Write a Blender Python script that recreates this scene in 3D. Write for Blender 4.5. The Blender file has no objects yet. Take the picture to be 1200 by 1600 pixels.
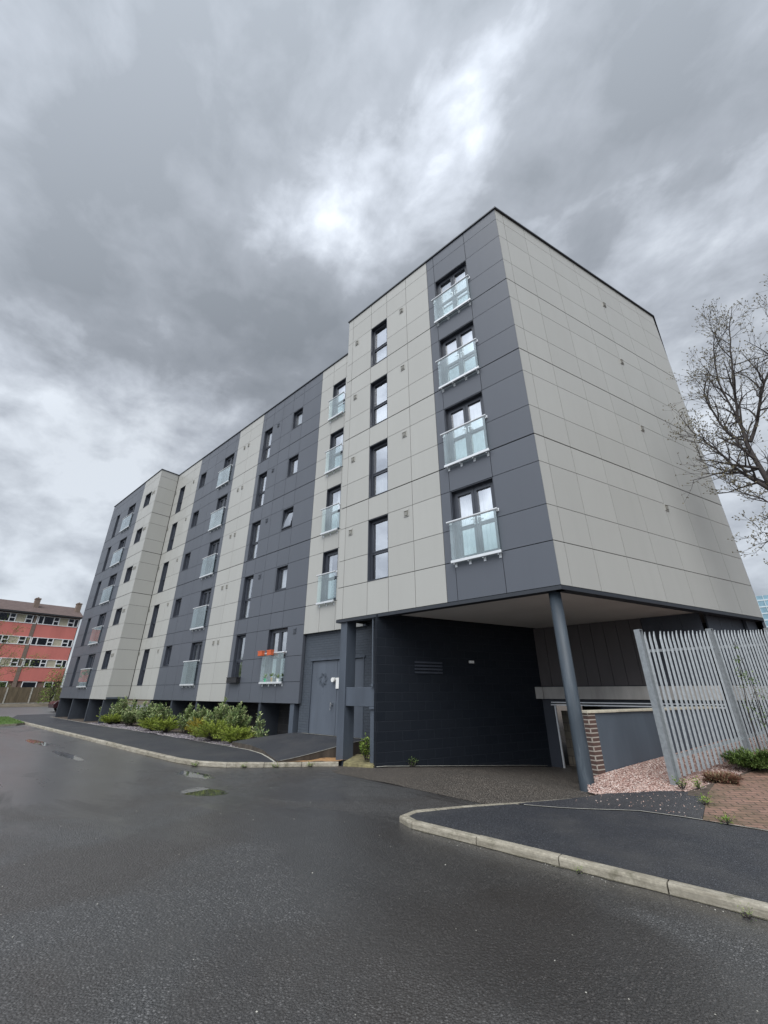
import bpy, math, random
import numpy as np
from mathutils import Vector, Matrix, geometry
R_ = math.radians
sc = bpy.context.scene

# ------------------------------------------------------------------ camera
S = 8.7
CAM = (2.648, -8.287, 1.55)
cam = bpy.data.objects.new('camera', bpy.data.cameras.new('camera'))
sc.collection.objects.link(cam); sc.camera = cam
F_ = Vector((-0.605606, 0.686442, 0.402539)).normalized()
rt_ = F_.cross(Vector((0, 0, 1))).normalized(); up_ = rt_.cross(F_)
a_ = R_(-0.0775)
rr = rt_*math.cos(a_) + up_*math.sin(a_); uu = up_*math.cos(a_) - rt_*math.sin(a_)
cam.matrix_world = Matrix(((rr.x, uu.x, -F_.x, CAM[0]), (rr.y, uu.y, -F_.y, CAM[1]), (rr.z, uu.z, -F_.z, CAM[2]), (0, 0, 0, 1)))
cam.data.sensor_fit = 'VERTICAL'; cam.data.sensor_height = 36.0
cam.data.lens = 36.0*638.27/1600.0
cam.data.clip_start = 0.05; cam.data.clip_end = 3000

def pix(x, y):   # direction of a photo pixel, used only to place clouds and the added bright sky patch
    return (rr*((x-600)/638.27) - uu*((y-800)/638.27) + F_).normalized()

# ------------------------------------------------------------------ world
SUN_EL, SUN_AZ = R_(50), math.atan2(0.45, -0.80)     # azimuth as a vector (x,y) = (0.45,-0.80)
sdir = Vector((0.45, -0.80, 0)).normalized()*math.cos(SUN_EL) + Vector((0, 0, math.sin(SUN_EL)))
world = bpy.data.worlds.new('World'); sc.world = world; world.use_nodes = True
nt = world.node_tree; nt.nodes.clear()
def N(t, **k):
    n = nt.nodes.new(t)
    for a, b in k.items(): setattr(n, a, b)
    return n
def math_(nt, op, a, b=None, c=None, clamp=False):
    n = nt.nodes.new('ShaderNodeMath'); n.operation = op; n.use_clamp = clamp
    for i, v in enumerate((a, b, c)):
        if v is None: continue
        if isinstance(v, (int, float)): n.inputs[i].default_value = v
        else: nt.links.new(v, n.inputs[i])
    return n.outputs[0]
tc = N('ShaderNodeTexCoord')
mp = N('ShaderNodeMapping'); nt.links.new(tc.outputs['Generated'], mp.inputs[0])
mp.inputs['Rotation'].default_value = (R_(12), R_(18), R_(20)); mp.inputs['Scale'].default_value = (1.0, 1.25, 1.9); mp.inputs['Location'].default_value = (1.7, 2.4, .3)
n1 = N('ShaderNodeTexNoise'); n1.inputs['Scale'].default_value = 2.6; n1.inputs['Detail'].default_value = 8; n1.inputs['Roughness'].default_value = 0.52; n1.inputs['Distortion'].default_value = 0.15
nt.links.new(mp.outputs[0], n1.inputs['Vector'])
n2 = N('ShaderNodeTexNoise'); n2.inputs['Scale'].default_value = 8.0; n2.inputs['Detail'].default_value = 7; n2.inputs['Roughness'].default_value = 0.55; n2.inputs['Distortion'].default_value = 0.2
nt.links.new(mp.outputs[0], n2.inputs['Vector'])
acc = math_(nt, 'ADD', math_(nt, 'MULTIPLY_ADD', n1.outputs[0], 1.25, -0.235), math_(nt, 'MULTIPLY_ADD', n2.outputs[0], 0.95, -0.475))
BL = [(755, 165, .36, 260), (650, 235, .30, 160), (500, 345, .34, 130), (410, 340, .20, 120), (840, 330, .10, 80), (215, 640, .26, 70), (60, 720, .34, 22), (30, 960, .22, 60), (250, 760, .16, 60), (1120, 760, .46, 14), (40, 900, .18, 14), (1080, 480, .12, 40),
      (60, 400, -.14, 22), (40, 60, -.20, 10), (230, 260, -.06, 12), (330, 120, -.16, 14), (1000, 60, -.14, 20), (1150, 200, -.08, 40), (330, 480, -.14, 60), (120, 560, -.10, 60), (950, 340, -.08, 60)]
for (x, y, amp, k) in BL:
    d = pix(x, y)
    dp = N('ShaderNodeVectorMath'); dp.operation = 'DOT_PRODUCT'; nt.links.new(tc.outputs['Generated'], dp.inputs[0]); dp.inputs[1].default_value = d
    pw = math_(nt, 'POWER', math_(nt, 'MAXIMUM', dp.outputs['Value'], 0.0001), k)
    acc = math_(nt, 'MULTIPLY_ADD', pw, amp, acc)
d0 = pix(590, 660); d0 = Vector((d0.x, -d0.y, d0.z))      # bright patch added out of view so the facade windows reflect it
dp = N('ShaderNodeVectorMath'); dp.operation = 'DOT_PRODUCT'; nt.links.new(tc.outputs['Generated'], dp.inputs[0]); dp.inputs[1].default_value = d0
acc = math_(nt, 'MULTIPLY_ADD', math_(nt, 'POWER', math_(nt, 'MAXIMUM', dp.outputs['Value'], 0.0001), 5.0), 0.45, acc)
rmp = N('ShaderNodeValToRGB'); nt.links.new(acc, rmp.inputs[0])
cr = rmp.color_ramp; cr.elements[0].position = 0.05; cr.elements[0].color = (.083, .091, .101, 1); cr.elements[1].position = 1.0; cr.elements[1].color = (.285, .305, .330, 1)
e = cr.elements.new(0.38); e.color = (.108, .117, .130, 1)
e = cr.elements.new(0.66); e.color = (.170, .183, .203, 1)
dps = N('ShaderNodeVectorMath'); dps.operation = 'DOT_PRODUCT'; nt.links.new(tc.outputs['Generated'], dps.inputs[0]); dps.inputs[1].default_value = sdir
boost = math_(nt, 'MULTIPLY_ADD', math_(nt, 'POWER', math_(nt, 'MAXIMUM', dps.outputs['Value'], 0.0), 1.3), 2.6, 1.0)
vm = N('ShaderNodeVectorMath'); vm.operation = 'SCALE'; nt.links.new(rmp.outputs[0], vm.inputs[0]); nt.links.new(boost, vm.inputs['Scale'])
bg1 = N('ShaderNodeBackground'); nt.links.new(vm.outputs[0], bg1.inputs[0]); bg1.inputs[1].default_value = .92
sky = N('ShaderNodeTexSky'); sky.sky_type = 'NISHITA'; sky.sun_disc = False; sky.sun_elevation = SUN_EL; sky.sun_rotation = math.atan2(0.45, -0.80)
bg2 = N('ShaderNodeBackground'); nt.links.new(sky.outputs[0], bg2.inputs[0]); bg2.inputs[1].default_value = 0.08
mx = N('ShaderNodeMixShader'); mx.inputs[0].default_value = 0.05
nt.links.new(bg1.outputs[0], mx.inputs[1]); nt.links.new(bg2.outputs[0], mx.inputs[2])
wo = N('ShaderNodeOutputWorld'); nt.links.new(mx.outputs[0], wo.inputs[0])

sun = bpy.data.objects.new('sun', bpy.data.lights.new('sun', 'SUN')); sc.collection.objects.link(sun)
sun.data.energy = 1.05; sun.data.angle = R_(50); sun.data.color = (1.0, 0.985, 0.955)
sun.rotation_euler = (-sdir).to_track_quat('-Z', 'Y').to_euler()

sc.view_settings.view_transform = 'Standard'; sc.view_settings.look = 'None'
sc.view_settings.exposure = 1.5; sc.view_settings.gamma = 1.0
sc.cycles.max_bounces = 6; sc.cycles.diffuse_bounces = 3; sc.cycles.glossy_bounces = 3; sc.cycles.transparent_max_bounces = 12
sc.cycles.sample_clamp_indirect = 4

# ------------------------------------------------------------------ materials
class Mat:
    def __init__(s, name):
        s.m = bpy.data.materials.new(name); s.m.use_nodes = True; s.nt = s.m.node_tree
        s.b = s.nt.nodes['Principled BSDF']; s.out = s.nt.nodes['Material Output']
        s.tc = s.nt.nodes.new('ShaderNodeTexCoord')
        g = s.nt.nodes.new('ShaderNodeNewGeometry'); s.pos = g.outputs['Position']; s.geo = g
    def L(s, a, b): s.nt.links.new(a, b)
    def noise(s, scale, detail=4, rough=.5, vec=None, dist=0., sc3=None):
        n = s.nt.nodes.new('ShaderNodeTexNoise'); n.inputs['Scale'].default_value = scale; n.inputs['Detail'].default_value = detail
        n.inputs['Roughness'].default_value = rough; n.inputs['Distortion'].default_value = dist
        v = vec or s.pos
        if sc3:
            m = s.nt.nodes.new('ShaderNodeMapping'); m.inputs['Scale'].default_value = sc3; s.L(v, m.inputs[0]); v = m.outputs[0]
        s.L(v, n.inputs['Vector']); return n.outputs[0]
    def vor(s, scale, feat='F1', out=0):
        n = s.nt.nodes.new('ShaderNodeTexVoronoi'); n.inputs['Scale'].default_value = scale; n.feature = feat; s.L(s.pos, n.inputs['Vector']); return n.outputs[out]
    def ramp(s, f, stops):
        r = s.nt.nodes.new('ShaderNodeValToRGB'); s.L(f, r.inputs[0]); e = r.color_ramp.elements
        e[0].position, e[0].color = stops[0][0], c4(stops[0][1]); e[1].position, e[1].color = stops[-1][0], c4(stops[-1][1])
        for p, c in stops[1:-1]: k = e.new(p); k.color = c4(c)
        return r.outputs[0]
    def mix(s, f, a, b, mode='MIX'):
        n = s.nt.nodes.new('ShaderNodeMix'); n.data_type = 'RGBA'; n.blend_type = mode
        for i, v in ((0, f), (6, a), (7, b)):
            if isinstance(v, (int, float)): n.inputs[i].default_value = v
            elif isinstance(v, tuple): n.inputs[i].default_value = c4(v)
            else: s.L(v, n.inputs[i])
        return n.outputs[2]
    def M(s, op, a, b=None, c=None, clamp=False): return math_(s.nt, op, a, b, c, clamp)
    def bump(s, h, strength=.3, dist=.01, prev=None):
        n = s.nt.nodes.new('ShaderNodeBump'); n.inputs['Strength'].default_value = strength; n.inputs['Distance'].default_value = dist
        s.L(h, n.inputs['Height'])
        if prev is not None: s.L(prev, n.inputs['Normal'])
        s.L(n.outputs[0], s.b.inputs['Normal']); return n.outputs[0]
    def col(s, v):
        if isinstance(v, tuple): s.b.inputs['Base Color'].default_value = c4(v)
        else: s.L(v, s.b.inputs['Base Color'])
    def rough(s, v):
        if isinstance(v, (int, float)): s.b.inputs['Roughness'].default_value = v
        else: s.L(v, s.b.inputs['Roughness'])
def c4(c): return tuple(c)+(1,) if len(c) == 3 else c
def simple(name, c, rough=.6, metal=0., var=.12, nscale=6, bump=0., bscale=60, spec=None, streak=False):
    m = Mat(name)
    n = m.noise(nscale, 5, .6, sc3=((1, 1, .18) if streak else None))
    lo = tuple(x*(1-var) for x in c); hi = tuple(min(1, x*(1+var)) for x in c)
    m.col(m.ramp(n, [(.3, lo), (.7, hi)])); m.rough(rough); m.b.inputs['Metallic'].default_value = metal
    if spec is not None: m.b.inputs['Specular IOR Level'].default_value = spec
    if bump: m.bump(m.noise(bscale, 4, .6), bump, .01)
    return m.m
def panel(name, c, rough=.42):
    m = Mat(name)
    r = m.geo.outputs['Random Per Island']
    n = m.noise(1.3, 4, .6, sc3=(1, 1, .3)); n2 = m.noise(220, 2, .6)
    base = m.mix(r, tuple(x*.965 for x in c), tuple(x*1.035 for x in c))
    dirt = m.mix(m.M('MULTIPLY_ADD', n, .6, -.15, clamp=True), base, tuple(x*.86 for x in c))
    st = m.noise(1.0, 5, .6, sc3=(5, 5, .22)); dirt = m.mix(m.ramp(st, [(.52, (0, 0, 0)), (.78, (.14, .14, .14))]), dirt, tuple(x*.72 for x in c))
    m.col(m.mix(m.M('MULTIPLY', n2, .16), dirt, tuple(x*.62 for x in c)))
    m.rough(m.M('MULTIPLY_ADD', n, .18, rough-.08)); m.b.inputs['Specular IOR Level'].default_value = .45
    nb = m.noise(2.2, 2, .5)
    m.bump(nb, .05, .02); return m.m

M_beige = panel('beige_cladding', (.385, .385, .363), .37)
M_dark = panel('slate_grey_cladding', (.087, .097, .117), .40)
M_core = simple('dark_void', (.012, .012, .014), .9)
M_frame = simple('charcoal_window_frame', (.040, .046, .060), .40, var=.08)
M_coping = simple('dark_coping_metal', (.022, .026, .034), .45)
M_steel = simple('brushed_stainless', (.62, .63, .64), .28, 1., var=.06, nscale=30)
M_rail = simple('satin_rail', (.64, .66, .68), .32, .35, var=.04)
M_channel = simple('satin_aluminium', (.64, .66, .68), .4, .4, var=.05)
M_paint = simple('dark_slate_paint', (.062, .076, .098), .55, var=.18, nscale=3, bump=.15, bscale=40, streak=True)
M_finshade = simple('shaded_fin_paint', (.040, .048, .062), .55, var=.18, nscale=3, streak=True)  # same slate paint as the posts, darkened to hold the undercroft shade
M_soffit = simple('soffit_board', (.52, .505, .49), .7, var=.06, nscale=1)
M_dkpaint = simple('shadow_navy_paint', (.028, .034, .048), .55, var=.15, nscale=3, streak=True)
M_brownp = simple('brown_grey_panel', (.066, .058, .060), .6, var=.08, streak=True)
M_concrete = simple('weathered_concrete', (.26, .25, .23), .85, var=.25, nscale=5, bump=.3, bscale=70)
M_white = simple('white_plastic', (.75, .75, .73), .5, var=.05)
M_black = simple('black_plastic', (.015, .015, .017), .5)
M_orange = simple('terracotta_plastic', (.55, .12, .045), .55, var=.12, nscale=20)
M_greenp = simple('green_plastic', (.05, .32, .16), .5)
M_tan = simple('tan_pottery', (.33, .27, .16), .7)
M_curtain = simple('pale_curtain', (.66, .66, .65), .9, var=.12, nscale=9, streak=True)
M_lace = simple('grey_patterned_curtain', (.25, .22, .19), .9, var=.45, nscale=22)
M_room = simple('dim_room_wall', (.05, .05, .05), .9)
M_ventb = simple('vent_brown', (.15, .14, .11), .7); M_ventd = simple('vent_slate', (.07, .075, .09), .6)

def glass(name, tint, gloss, film=0., filmc=(.7, .8, .8), rough=.02):
    m = Mat(name); nt = m.nt; nt.nodes.remove(m.b)
    tr = nt.nodes.new('ShaderNodeBsdfTransparent'); tr.inputs[0].default_value = c4(tint)
    gl = nt.nodes.new('ShaderNodeBsdfGlossy'); gl.inputs['Roughness'].default_value = rough; gl.inputs[0].default_value = (.92, .95, 1, 1)
    fr = nt.nodes.new('ShaderNodeLayerWeight'); fr.inputs[0].default_value = .5
    f = m.M('ADD', m.M('MULTIPLY_ADD', m.M('POWER', fr.outputs['Facing'], 4.0), .9, .04), gloss, clamp=True)
    mx = nt.nodes.new('ShaderNodeMixShader'); nt.links.new(f, mx.inputs[0]); nt.links.new(tr.outputs[0], mx.inputs[1]); nt.links.new(gl.outputs[0], mx.inputs[2])
    o = mx.outputs[0]
    bp = nt.nodes.new('ShaderNodeBump'); bp.inputs['Strength'].default_value = .04; bp.inputs['Distance'].default_value = .05
    nt.links.new(m.noise(1.7, 2, .5), bp.inputs['Height']); nt.links.new(bp.outputs[0], gl.inputs['Normal'])
    if film:
        df = nt.nodes.new('ShaderNodeBsdfDiffuse'); df.inputs[0].default_value = c4(filmc)
        m2 = nt.nodes.new('ShaderNodeMixShader'); m2.inputs[0].default_value = film
        nt.links.new(o, m2.inputs[1]); nt.links.new(df.outputs[0], m2.inputs[2]); o = m2.outputs[0]
    nt.links.new(o, m.out.inputs[0]); return m.m
M_pane = glass('window_glass', (.86, .90, .92), .44)
M_bglass = glass('balcony_glass', (.93, .985, .975), .04, .05, (.80, .93, .92))
M_tower = glass('tower_glass', (.2, .3, .35), .5, .4, (.25, .42, .52))

def brick(name, c1, c2, mortar, sx, sy, axis='XZ', rough=.8, bumpv=.4, msize=.02, painted=False):
    m = Mat(name); nt = m.nt
    s = nt.nodes.new('ShaderNodeSeparateXYZ'); nt.links.new(m.pos, s.inputs[0])
    cb = nt.nodes.new('ShaderNodeCombineXYZ')
    if axis == 'XZ': u, v = s.outputs[0], s.outputs[2]
    elif axis == 'YZ': u, v = s.outputs[1], s.outputs[2]
    else: u, v = s.outputs[0], s.outputs[1]
    nt.links.new(u, cb.inputs[0]); nt.links.new(v, cb.inputs[1])
    b = nt.nodes.new('ShaderNodeTexBrick'); nt.links.new(cb.outputs[0], b.inputs[0])
    b.inputs['Color1'].default_value = c4(c1); b.inputs['Color2'].default_value = c4(c2); b.inputs['Mortar'].default_value = c4(mortar)
    b.inputs['Scale'].default_value = 1.0; b.inputs['Brick Width'].default_value = sx; b.inputs['Row Height'].default_value = sy; b.inputs['Mortar Size'].default_value = msize; b.inputs['Mortar Smooth'].default_value = .3
    n = m.noise(3.5, 5, .6)
    m.col(m.mix(m.M('MULTIPLY', n, .5), b.outputs[0], tuple(x*.55 for x in c1))); m.rough(rough)
    inv = m.M('SUBTRACT', 1.0, b.outputs['Fac'])
    bb = m.bump(inv, bumpv, .012); m.bump(m.noise(60, 4, .6), .25, .004, bb)
    return m.m
M_blockX = brick('painted_brick_door_wall', (.066, .080, .10), (.058, .072, .092), (.045, .055, .072), .23, .08, 'XZ', .6, .8, .008)
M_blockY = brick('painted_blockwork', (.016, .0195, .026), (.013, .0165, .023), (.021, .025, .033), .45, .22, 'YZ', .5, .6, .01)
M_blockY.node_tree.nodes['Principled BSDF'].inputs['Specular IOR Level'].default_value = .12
M_inner = brick('bare_blockwork', (.19, .165, .13), (.15, .135, .11), (.10, .09, .08), .45, .22, 'XZ', .9, .5, .015)
M_quoin = brick('brown_brick', (.12, .07, .058), (.085, .052, .045), (.50, .46, .40), .225, .075, 'XZ', .85, .6, .012)
M_redpier = brick('brown_brick_far', (.20, .13, .10), (.15, .10, .08), (.22, .19, .16), .225, .08, 'YZ')
M_darkbrick = brick('dark_brick', (.020, .020, .022), (.015, .015, .018), (.03, .03, .032), .45, .22, 'XZ')  # near-black brick tone over the whole wall

# asphalt ------------------------------------------------------------
WETS = [(-17, -5.2, 11, 3.2, .30), (.15, -4.75, 2.1, 1.0, .45), (-1.8, -3.9, 1.6, .6, .2), (-2.6, -6.6, 2.5, 1.0, -.25), (-1.5, -5.6, 1.6, .7, -.22)]
def asphalt(name, base, wet=True, light=(.075, .075, .078), bstr=.55):
    m = Mat(name); nt = m.nt
    fine = m.vor(62); cell = m.vor(62, out=1); med = m.vor(34); grain = m.noise(110, 3, .75); big = m.noise(.40, 5, .55, dist=.6); mid = m.noise(1.5, 5, .62)
    sp = nt.nodes.new('ShaderNodeSeparateColor'); nt.links.new(cell, sp.inputs[0])
    stone = m.ramp(sp.outputs[0], [(.0, tuple(x*.5 for x in base)), (.55, base), (.85, light), (1., tuple(x*1.9 for x in light))])
    c = m.mix(m.ramp(fine, [(.25, (0, 0, 0)), (.60, (1, 1, 1))]), stone, tuple(x*.35 for x in base))
    c = m.mix(m.M('MULTIPLY_ADD', grain, 2.4, -1.0, clamp=True), c, tuple(x*1.7 for x in light))
    patch = m.ramp(big, [(.42, (0, 0, 0)), (.56, (1, 1, 1))])
    c = m.mix(patch, c, m.mix(.45, c, (.034, .026, .020)) if wet else m.mix(.3, c, base))
    c = m.mix(m.ramp(mid, [(.55, (0, 0, 0)), (.75, (.20, .20, .20))]), c, (.06, .058, .055))
    if wet:
        r = m.M('MULTIPLY_ADD', mid, .25, .38)
        s = nt.nodes.new('ShaderNodeSeparateXYZ'); nt.links.new(m.pos, s.inputs[0])
        tot = None
        for (px, py, ax, ay) in [(-7.65, -3.05, .78, .26), (-5.80, -3.80, .66, .32), (-17.9, -3.95, 1.5, .22), (-13.3, -4.1, 1.5, .16)]:
            dx = m.M('DIVIDE', m.M('SUBTRACT', s.outputs[0], px), ax); dy = m.M('DIVIDE', m.M('SUBTRACT', s.outputs[1], py), ay)
            q = m.M('SUBTRACT', 1.0, m.M('ADD', m.M('MULTIPLY', dx, dx), m.M('MULTIPLY', dy, dy)))
            tot = q if tot is None else m.M('MAXIMUM', tot, q)
        pn = m.noise(2.6, 4, .6)
        pud = m.ramp(m.M('ADD', tot, m.M('MULTIPLY_ADD', pn, 2.0, -1.0)), [(.02, (0, 0, 0)), (.42, (1, 1, 1))])
        wb = None
        for (px, py, ax, ay, am) in WETS:
            dx = m.M('DIVIDE', m.M('SUBTRACT', s.outputs[0], px), ax); dy = m.M('DIVIDE', m.M('SUBTRACT', s.outputs[1], py), ay)
            q = m.M('MULTIPLY', m.M('MAXIMUM', m.M('SUBTRACT', 1.0, m.M('ADD', m.M('MULTIPLY', dx, dx), m.M('MULTIPLY', dy, dy))), 0.0), am)
            wb = q if wb is None else m.M('ADD', wb, q)
        # a thin film of rain water, thicker where the surface is low
        wet1 = m.M('ADD', m.noise(.55, 5, .6, dist=.8, sc3=(.5, 1.6, 1)), wb); film = m.ramp(wet1, [(.42, (.12, .12, .12)), (.58, (1, 1, 1))])
        m.L(m.M('MAXIMUM', m.M('MULTIPLY', film, .85), pud), m.b.inputs['Coat Weight'])
        m.L(m.mix(pud, m.mix(film, (.40, .40, .40), m.mix(m.noise(.9, 5, .6, sc3=(.3, 1.6, 1)), (.20, .20, .20), (.42, .42, .42))), (.02, .02, .02)), m.b.inputs['Coat Roughness'])
        m.b.inputs['Coat IOR'].default_value = 1.7; m.b.inputs['Specular IOR Level'].default_value = .7
        cb = nt.nodes.new('ShaderNodeBump'); cb.inputs['Distance'].default_value = .004; nt.links.new(m.M('SUBTRACT', 1.0, med), cb.inputs['Height'])
        nt.links.new(m.M('MULTIPLY_ADD', pud, -.34, .34), cb.inputs['Strength']); nt.links.new(cb.outputs[0], m.b.inputs['Coat Normal'])
        m.rough(r)
        n = nt.nodes.new('ShaderNodeBump'); n.inputs['Distance'].default_value = .008
        nt.links.new(m.M('SUBTRACT', 1.0, fine), n.inputs['Height'])
        nt.links.new(m.M('MULTIPLY_ADD', pud, -bstr, bstr), n.inputs['Strength']); nt.links.new(n.outputs[0], m.b.inputs['Normal'])
        c = m.mix(m.M('MULTIPLY', film, .75), c, m.mix(1.0, c, (.38, .33, .30), 'MULTIPLY'))
        c = m.mix(pud, c, (.016, .016, .017))
    else:
        c = m.mix(m.ramp(m.noise(.9, 6, .65), [(.45, (0, 0, 0)), (.70, (.35, .35, .35))]), c, (.085, .082, .078)); m.bump(m.M('SUBTRACT', 1.0, fine), bstr, .006)
        m.rough(m.M('MULTIPLY_ADD', mid, .2, .50)); m.b.inputs['Specular IOR Level'].default_value = .4
    m.col(c); return m.m
M_road = asphalt('wet_asphalt', (.027, .0275, .0285), True, (.105, .105, .105), .9)
M_pave = asphalt('new_tarmac', (.026, .028, .034), False, (.055, .058, .066), .4)
M_patch = asphalt('rough_tarmac', (.026, .028, .034), False, (.07, .07, .078), .6)
def gravelly():
    m = Mat('worn_gravel_tarmac'); f = m.vor(68); f2 = m.vor(68, out=1); big = m.noise(.8, 5, .6); nt = m.nt
    sp = nt.nodes.new('ShaderNodeSeparateColor'); nt.links.new(f2, sp.inputs[0])
    c = m.ramp(sp.outputs[0], [(0, (.05, .043, .037)), (.5, (.12, .102, .085)), (.8, (.20, .172, .145)), (1., (.36, .33, .29))])
    c = m.mix(m.ramp(f, [(.3, (0, 0, 0)), (.62, (1, 1, 1))]), c, (.03, .026, .022))
    c = m.mix(m.ramp(big, [(.40, (0, 0, 0)), (.66, (.8, .8, .8))]), c, m.mix(.5, c, (.04, .037, .033)))
    m.col(c); m.rough(.62); m.bump(m.M('SUBTRACT', 1.0, f), .8, .01); return m.m
M_drive = gravelly()
def kerbm():
    m = Mat('kerb_concrete'); n = m.noise(3.2, 6, .68, sc3=(1, 3, 5)); n2 = m.noise(40, 4, .6)
    c = m.ramp(n, [(.3, (.17, .15, .115)), (.5, (.32, .295, .24)), (.7, (.46, .43, .36))])
    c = m.mix(m.M('MULTIPLY_ADD', n2, 1.6, -.6, clamp=True), c, (.16, .145, .12)); ri = m.geo.outputs['Random Per Island']; c = m.mix(m.M('MULTIPLY', ri, .5), c, m.mix(1.0, c, (.66, .64, .58), 'MULTIPLY'))
    c = m.mix(m.ramp(m.noise(7, 5, .6), [(.56, (0, 0, 0)), (.72, (.7, .7, .7))]), c, (.09, .085, .055))
    m.col(c); m.rough(.85); m.bump(n2, .35, .008); return m.m
M_kerb = kerbm()
M_edging = simple('pale_edging', (.36, .35, .31), .85, var=.3, nscale=9, bump=.2)
M_soil = simple('bare_soil', (.075, .058, .045), .95, var=.5, nscale=14, bump=.8, bscale=30)
M_sand = simple('orange_sandy_soil', (.30, .17, .075), .95, var=.4, nscale=9, bump=.5, bscale=50)
M_moss = simple('mossy_concrete', (.17, .15, .075), .95, var=.45, nscale=9, bump=.6, bscale=40)
M_grass = simple('grass_blades', (.085, .15, .03), .7, var=.35, nscale=3)
M_skirt = simple('stained_render', (.055, .045, .036), .9, var=.5, nscale=5, bump=.5, bscale=30, streak=True)
M_galv = simple('galvanised_steel', (.34, .365, .38), .45, .55, var=.16, nscale=18)
M_bark = simple('dark_bark', (.045, .038, .036), .9, var=.3, nscale=20, bump=.5, bscale=60)
def stones():
    m = Mat('pink_chippings'); m.col(m.ramp(m.geo.outputs['Random Per Island'], [(.0, (.22, .14, .12)), (.35, (.36, .24, .205)), (.7, (.44, .32, .275)), (1., (.56, .49, .45))])); m.rough(.8); return m.m
M_pink = stones()
def slate():
    m = Mat('slate_chippings'); m.col(m.ramp(m.geo.outputs['Random Per Island'], [(.0, (.07, .065, .075)), (.6, (.17, .15, .17)), (1., (.34, .31, .31))])); m.rough(.7); return m.m
M_slate = slate()
def leafm(name, stops, rough=.45, trans=.25):
    m = Mat(name); r = m.geo.outputs['Random Per Island']; n = m.noise(2.5, 3, .5)
    m.col(m.ramp(m.M('MULTIPLY_ADD', n, .6, m.M('MULTIPLY', r, .55)), stops)); m.rough(rough)
    m.b.inputs['Specular IOR Level'].default_value = .35
    return m.m
M_laurel = leafm('laurel_leaves', [(.2, (.060, .105, .030)), (.48, (.14, .21, .075)), (.68, (.27, .34, .14)), (.88, (.46, .47, .26))])
M_juniper = leafm('juniper_sprays', [(.2, (.10, .15, .02)), (.5, (.22, .30, .045)), (.8, (.40, .45, .09))], .7)
M_gold = leafm('golden_juniper_sprays', [(.2, (.14, .13, .015)), (.5, (.28, .23, .025)), (.8, (.40, .36, .06))], .7)
M_dkleaf = leafm('dark_shrub_leaves', [(.2, (.03, .06, .012)), (.5, (.075, .125, .03)), (.85, (.16, .22, .06))], .5)
M_redleaf = leafm('red_stems', [(.2, (.10, .035, .025)), (.5, (.18, .07, .05)), (.7, (.16, .13, .07)), (.9, (.28, .22, .13))], .7)
M_weed = leafm('weed_leaves', [(.2, (.05, .10, .015)), (.5, (.12, .20, .03)), (.9, (.27, .33, .07))], .6)
M_bud = leafm('buds', [(.2, (.10, .085, .06)), (.8, (.20, .18, .11))], .7)

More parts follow.
